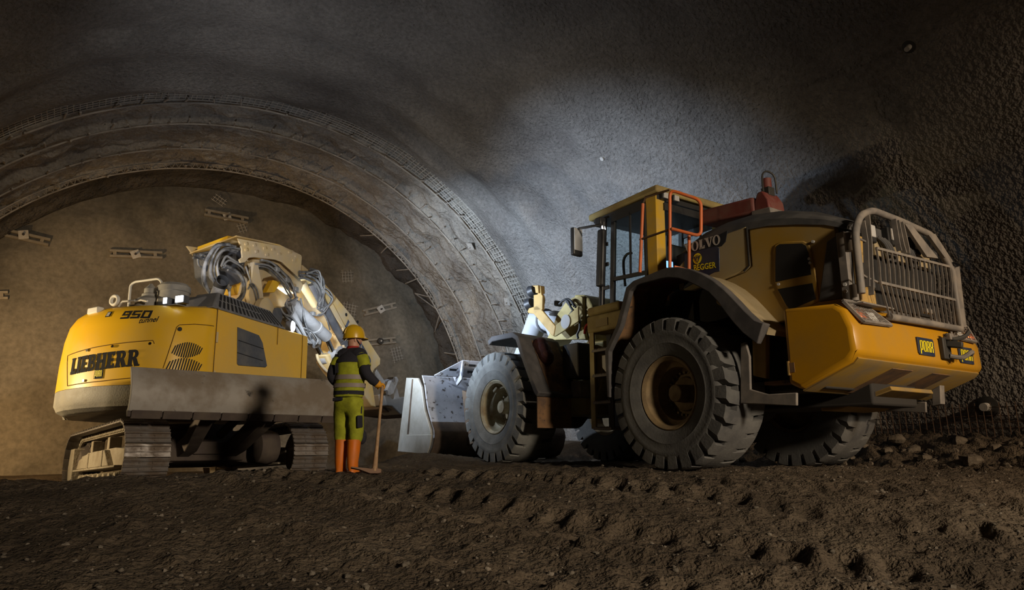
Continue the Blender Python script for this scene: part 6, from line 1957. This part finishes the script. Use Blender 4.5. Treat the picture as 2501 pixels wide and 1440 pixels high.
for r_, f_, z_ in ((.155, .10, .47), (-.07, .115, .47)):
    PB(MB().sphere(R(r_, f_, z_), .045, .055, .085, 14, 10), 'knee_patch', 'navy', parent=tro, smooth=80)
# boots
for r0, f0, rt, ft_ in ((.105, .005, .125, .19), (-.085, .035, -.10, .225)):
    bt = MB()
    rings = []
    for z, a, b, df in ((.44, .080, .088, 0), (.40, .076, .084, 0), (.30, .073, .080, -.004), (.18, .062, .070, -.008), (.12, .056, .072, .0), (.09, .054, .085, .02), (.06, .053, .12, .05), (.035, .054, .135, .062), (.03, .054, .135, .062)):
        rings.append(ell(r0 + (rt - r0) * df / .2, f0 + df, z, a, b))
    b_ = PB(bt.loft(rings), 'boot', 'boot', smooth=60)
    PB(MB().loft([ell(r0 + .012, f0 + .064, z, .058, .140) for z in (-.02, .0, .034, .036)]), 'sole', 'sole', parent=b_, smooth=60)
    PB(MB().loft([ell(r0 + (rt - r0) * .8, f0 + .145, z, w, l) for z, w, l in ((.03, .056, .062), (.06, .054, .058), (.085, .04, .04))]), 'toe_cap', 'sole', parent=b_, smooth=60)
# helmet turned to the right with the head
hm = Matrix.Translation(R(-.012, .065, 1.70)) @ Matrix.Rotation(-.75, 4, 'Z') @ Matrix.Rotation(-.06, 4, 'Y') @ Matrix.Scale(.87, 4)
hl = MB()
prof = [(.142, -.045), (.140, .0), (.134, .045), (.118, .09), (.088, .125), (.045, .145), (.001, .15)]
hl.lathe([(.150, -.05), (.153, -.045)] + prof + [], (0, 0, 0), (0, 0, 1), 36)
hl.v = [(x * 1.10 + .005, y * .94, z) for x, y, z in hl.v]
he = PB(hl, 'hard_hat', 'helmet', xf=hm, smooth=50)
for yy in (-.035, 0, .035):
    path = [(x, yy, z) for x, z in ((.128, .04), (.108, .085), (.07, .122), (.0, .145), (-.07, .122), (-.115, .085), (-.136, .03))]
    path = [(x * (1.03 if yy else 1.03), y, z + (.003 if yy == 0 else -.004)) for x, y, z in path]
    PB(MB().tube(spline(path, 4), .012, 8), 'rib', 'helmet', parent=he, xf=hm, smooth=60)
PB(MB().loft([[(.12, y, -.052), (.155 + .055 * math.cos(y / .10 * 1.3), y, -.062), (.155 + .055 * math.cos(y / .10 * 1.3), y, -.054), (.12, y, -.042)] for y in np.linspace(-.105, .105, 13)]), 'peak', 'helmet', parent=he, xf=hm, smooth=60)
PB(MB().loft([[(-.12, y, -.055), (-.145 - .02 * math.cos(y / .10), y, -.085), (-.138 - .02 * math.cos(y / .10), y, -.085), (-.11, y, -.045)] for y in np.linspace(-.11, .11, 11)]), 'neck_brim', 'helmet', parent=he, xf=hm, smooth=60)
# face parts on the turned head: nose, ear, jaw strap, eyes
PB(MB().sphere((.105, 0, -.075), .018, .013, .022, 10, 8), 'nose', 'skin', xf=hm, smooth=80)
for sy in (1, -1):
    PB(MB().sphere((.0, sy * .088, -.075), .018, .010, .032, 12, 8), 'ear', 'skin', xf=hm, smooth=80)
    PB(MB().sphere((.090, sy * .032, -.062), .008, .010, .006, 10, 8), 'eye', 'white', xf=hm, smooth=80)
PB(MB().box(.09, .102, -.022, .022, -.118, -.110), 'mouth', 'red_cloth', xf=hm)
PB(MB().tube(spline([(.01, -.094, -.06), (.05, -.085, -.11), (.08, -.04, -.14)], 4), .006, 6), 'chin_strap', 'navy', xf=hm)

# pick: handle top under the right hand, head on the ground in front
top = Vector(FP @ Vector(R(.385, .13, 1.07)))
foot = Vector(FP @ Vector(R(.475, -.12, .05)))
foot.z = ground_z(foot.x, foot.y) + .035
pk_ = MB().tube([top + (foot - top) * f for f in (-.01, .02, .1, .4, .75, .92, 1.0)], [.018, .021, .019, .018, .021, .028, .034], 14)
pick = pk_.build('pickaxe', M['wood'], None, smooth=60)
tag(pick, 'pickaxe standing upside down on the soil with its worn wooden handle under the gloved hand', 'pickaxe')
dr = Vector((-.93, -.30, 0)).normalized()
up_ = (top - foot).normalized()
hp_ = [foot + dr * .27 + up_ * .045, foot + dr * .17 + up_ * .03, foot + dr * .05, foot - dr * .035, foot - dr * .06, foot - dr * .075 + up_ * .0]
ph = MB()
rings = []
for p, w, h in zip(hp_, (.030, .026, .030, .030, .026, .018), (.006, .012, .028, .028, .024, .018)):
    sd = up_.cross(dr)
    rings.append([p + sd * w + up_ * h, p - sd * w + up_ * h, p - sd * w - up_ * h, p + sd * w - up_ * h])
ph.loft(rings).build('pick_head', M['pick_steel'], pick, bevel=.003)

# gloves: palm, four bent fingers and a thumb closed over the handle end
IP = FP.inverted()
ht_ = IP @ top
ha = (IP @ foot - ht_).normalized()
w_ = Vector(J['wr'])


def hand(name, wrist, palm_c, fdir, curl, thumb, sd_):
    v = [wrist, wrist.lerp(palm_c, .55), palm_c]
    e = [(0, 1), (1, 2)]
    r = [(.032, .026), (.040, .024), (.040, .022)]
    for k, (l, off) in enumerate(((.9, -1.5), (1.0, -.5), (.97, .5), (.78, 1.5))):
        b = palm_c + sd_ * off * .019
        a1 = b + fdir * .030 * l
        a2 = a1 + (fdir * .5 + curl * .85) * .032 * l
        a3 = a2 + (curl * .9 - fdir * .45) * .028 * l
        i = len(v)
        v += [a1, a2, a3]
        e += [(2, i), (i, i + 1), (i + 1, i + 2)]
        r += [.0115, .0105, .009]
    i = len(v)
    b = wrist.lerp(palm_c, .5)
    v += [b - sd_ * .030 + thumb * .012, b - sd_ * .036 + thumb * .040 + fdir * .012, b - sd_ * .020 + thumb * .062 + fdir * .022]
    e += [(1, i), (i, i + 1), (i + 1, i + 2)]
    r += [.014, .0125, .010]
    return skin_obj(name, v, e, r, M['glove'], person)


pc = ht_ + Vector((-.012, .012, .022))
fd = Vector(R(.45, .75, -.25)).normalized()
sdv = Vector(R(.80, -.50, .0)).normalized()
hand('glove', w_, pc, fd, Vector(R(-.05, -.1, -1)).normalized(), Vector(R(-.5, .1, -.75)).normalized(), sdv)
limb('glove_cuff', 'glove', [R(.350, .05, 1.105), R(.366, .075, 1.085), R(.374, .09, 1.085)], [.047, .044, .036])
wl_ = Vector(J['wl'])
hand('glove', wl_, Vector(R(-.07, .22, 1.03)), Vector(R(.8, .5, -.3)).normalized(), Vector(R(.3, -.2, -.9)).normalized(), Vector(R(.2, .6, -.3)).normalized(), Vector(R(-.2, .6, -.75)).normalized())
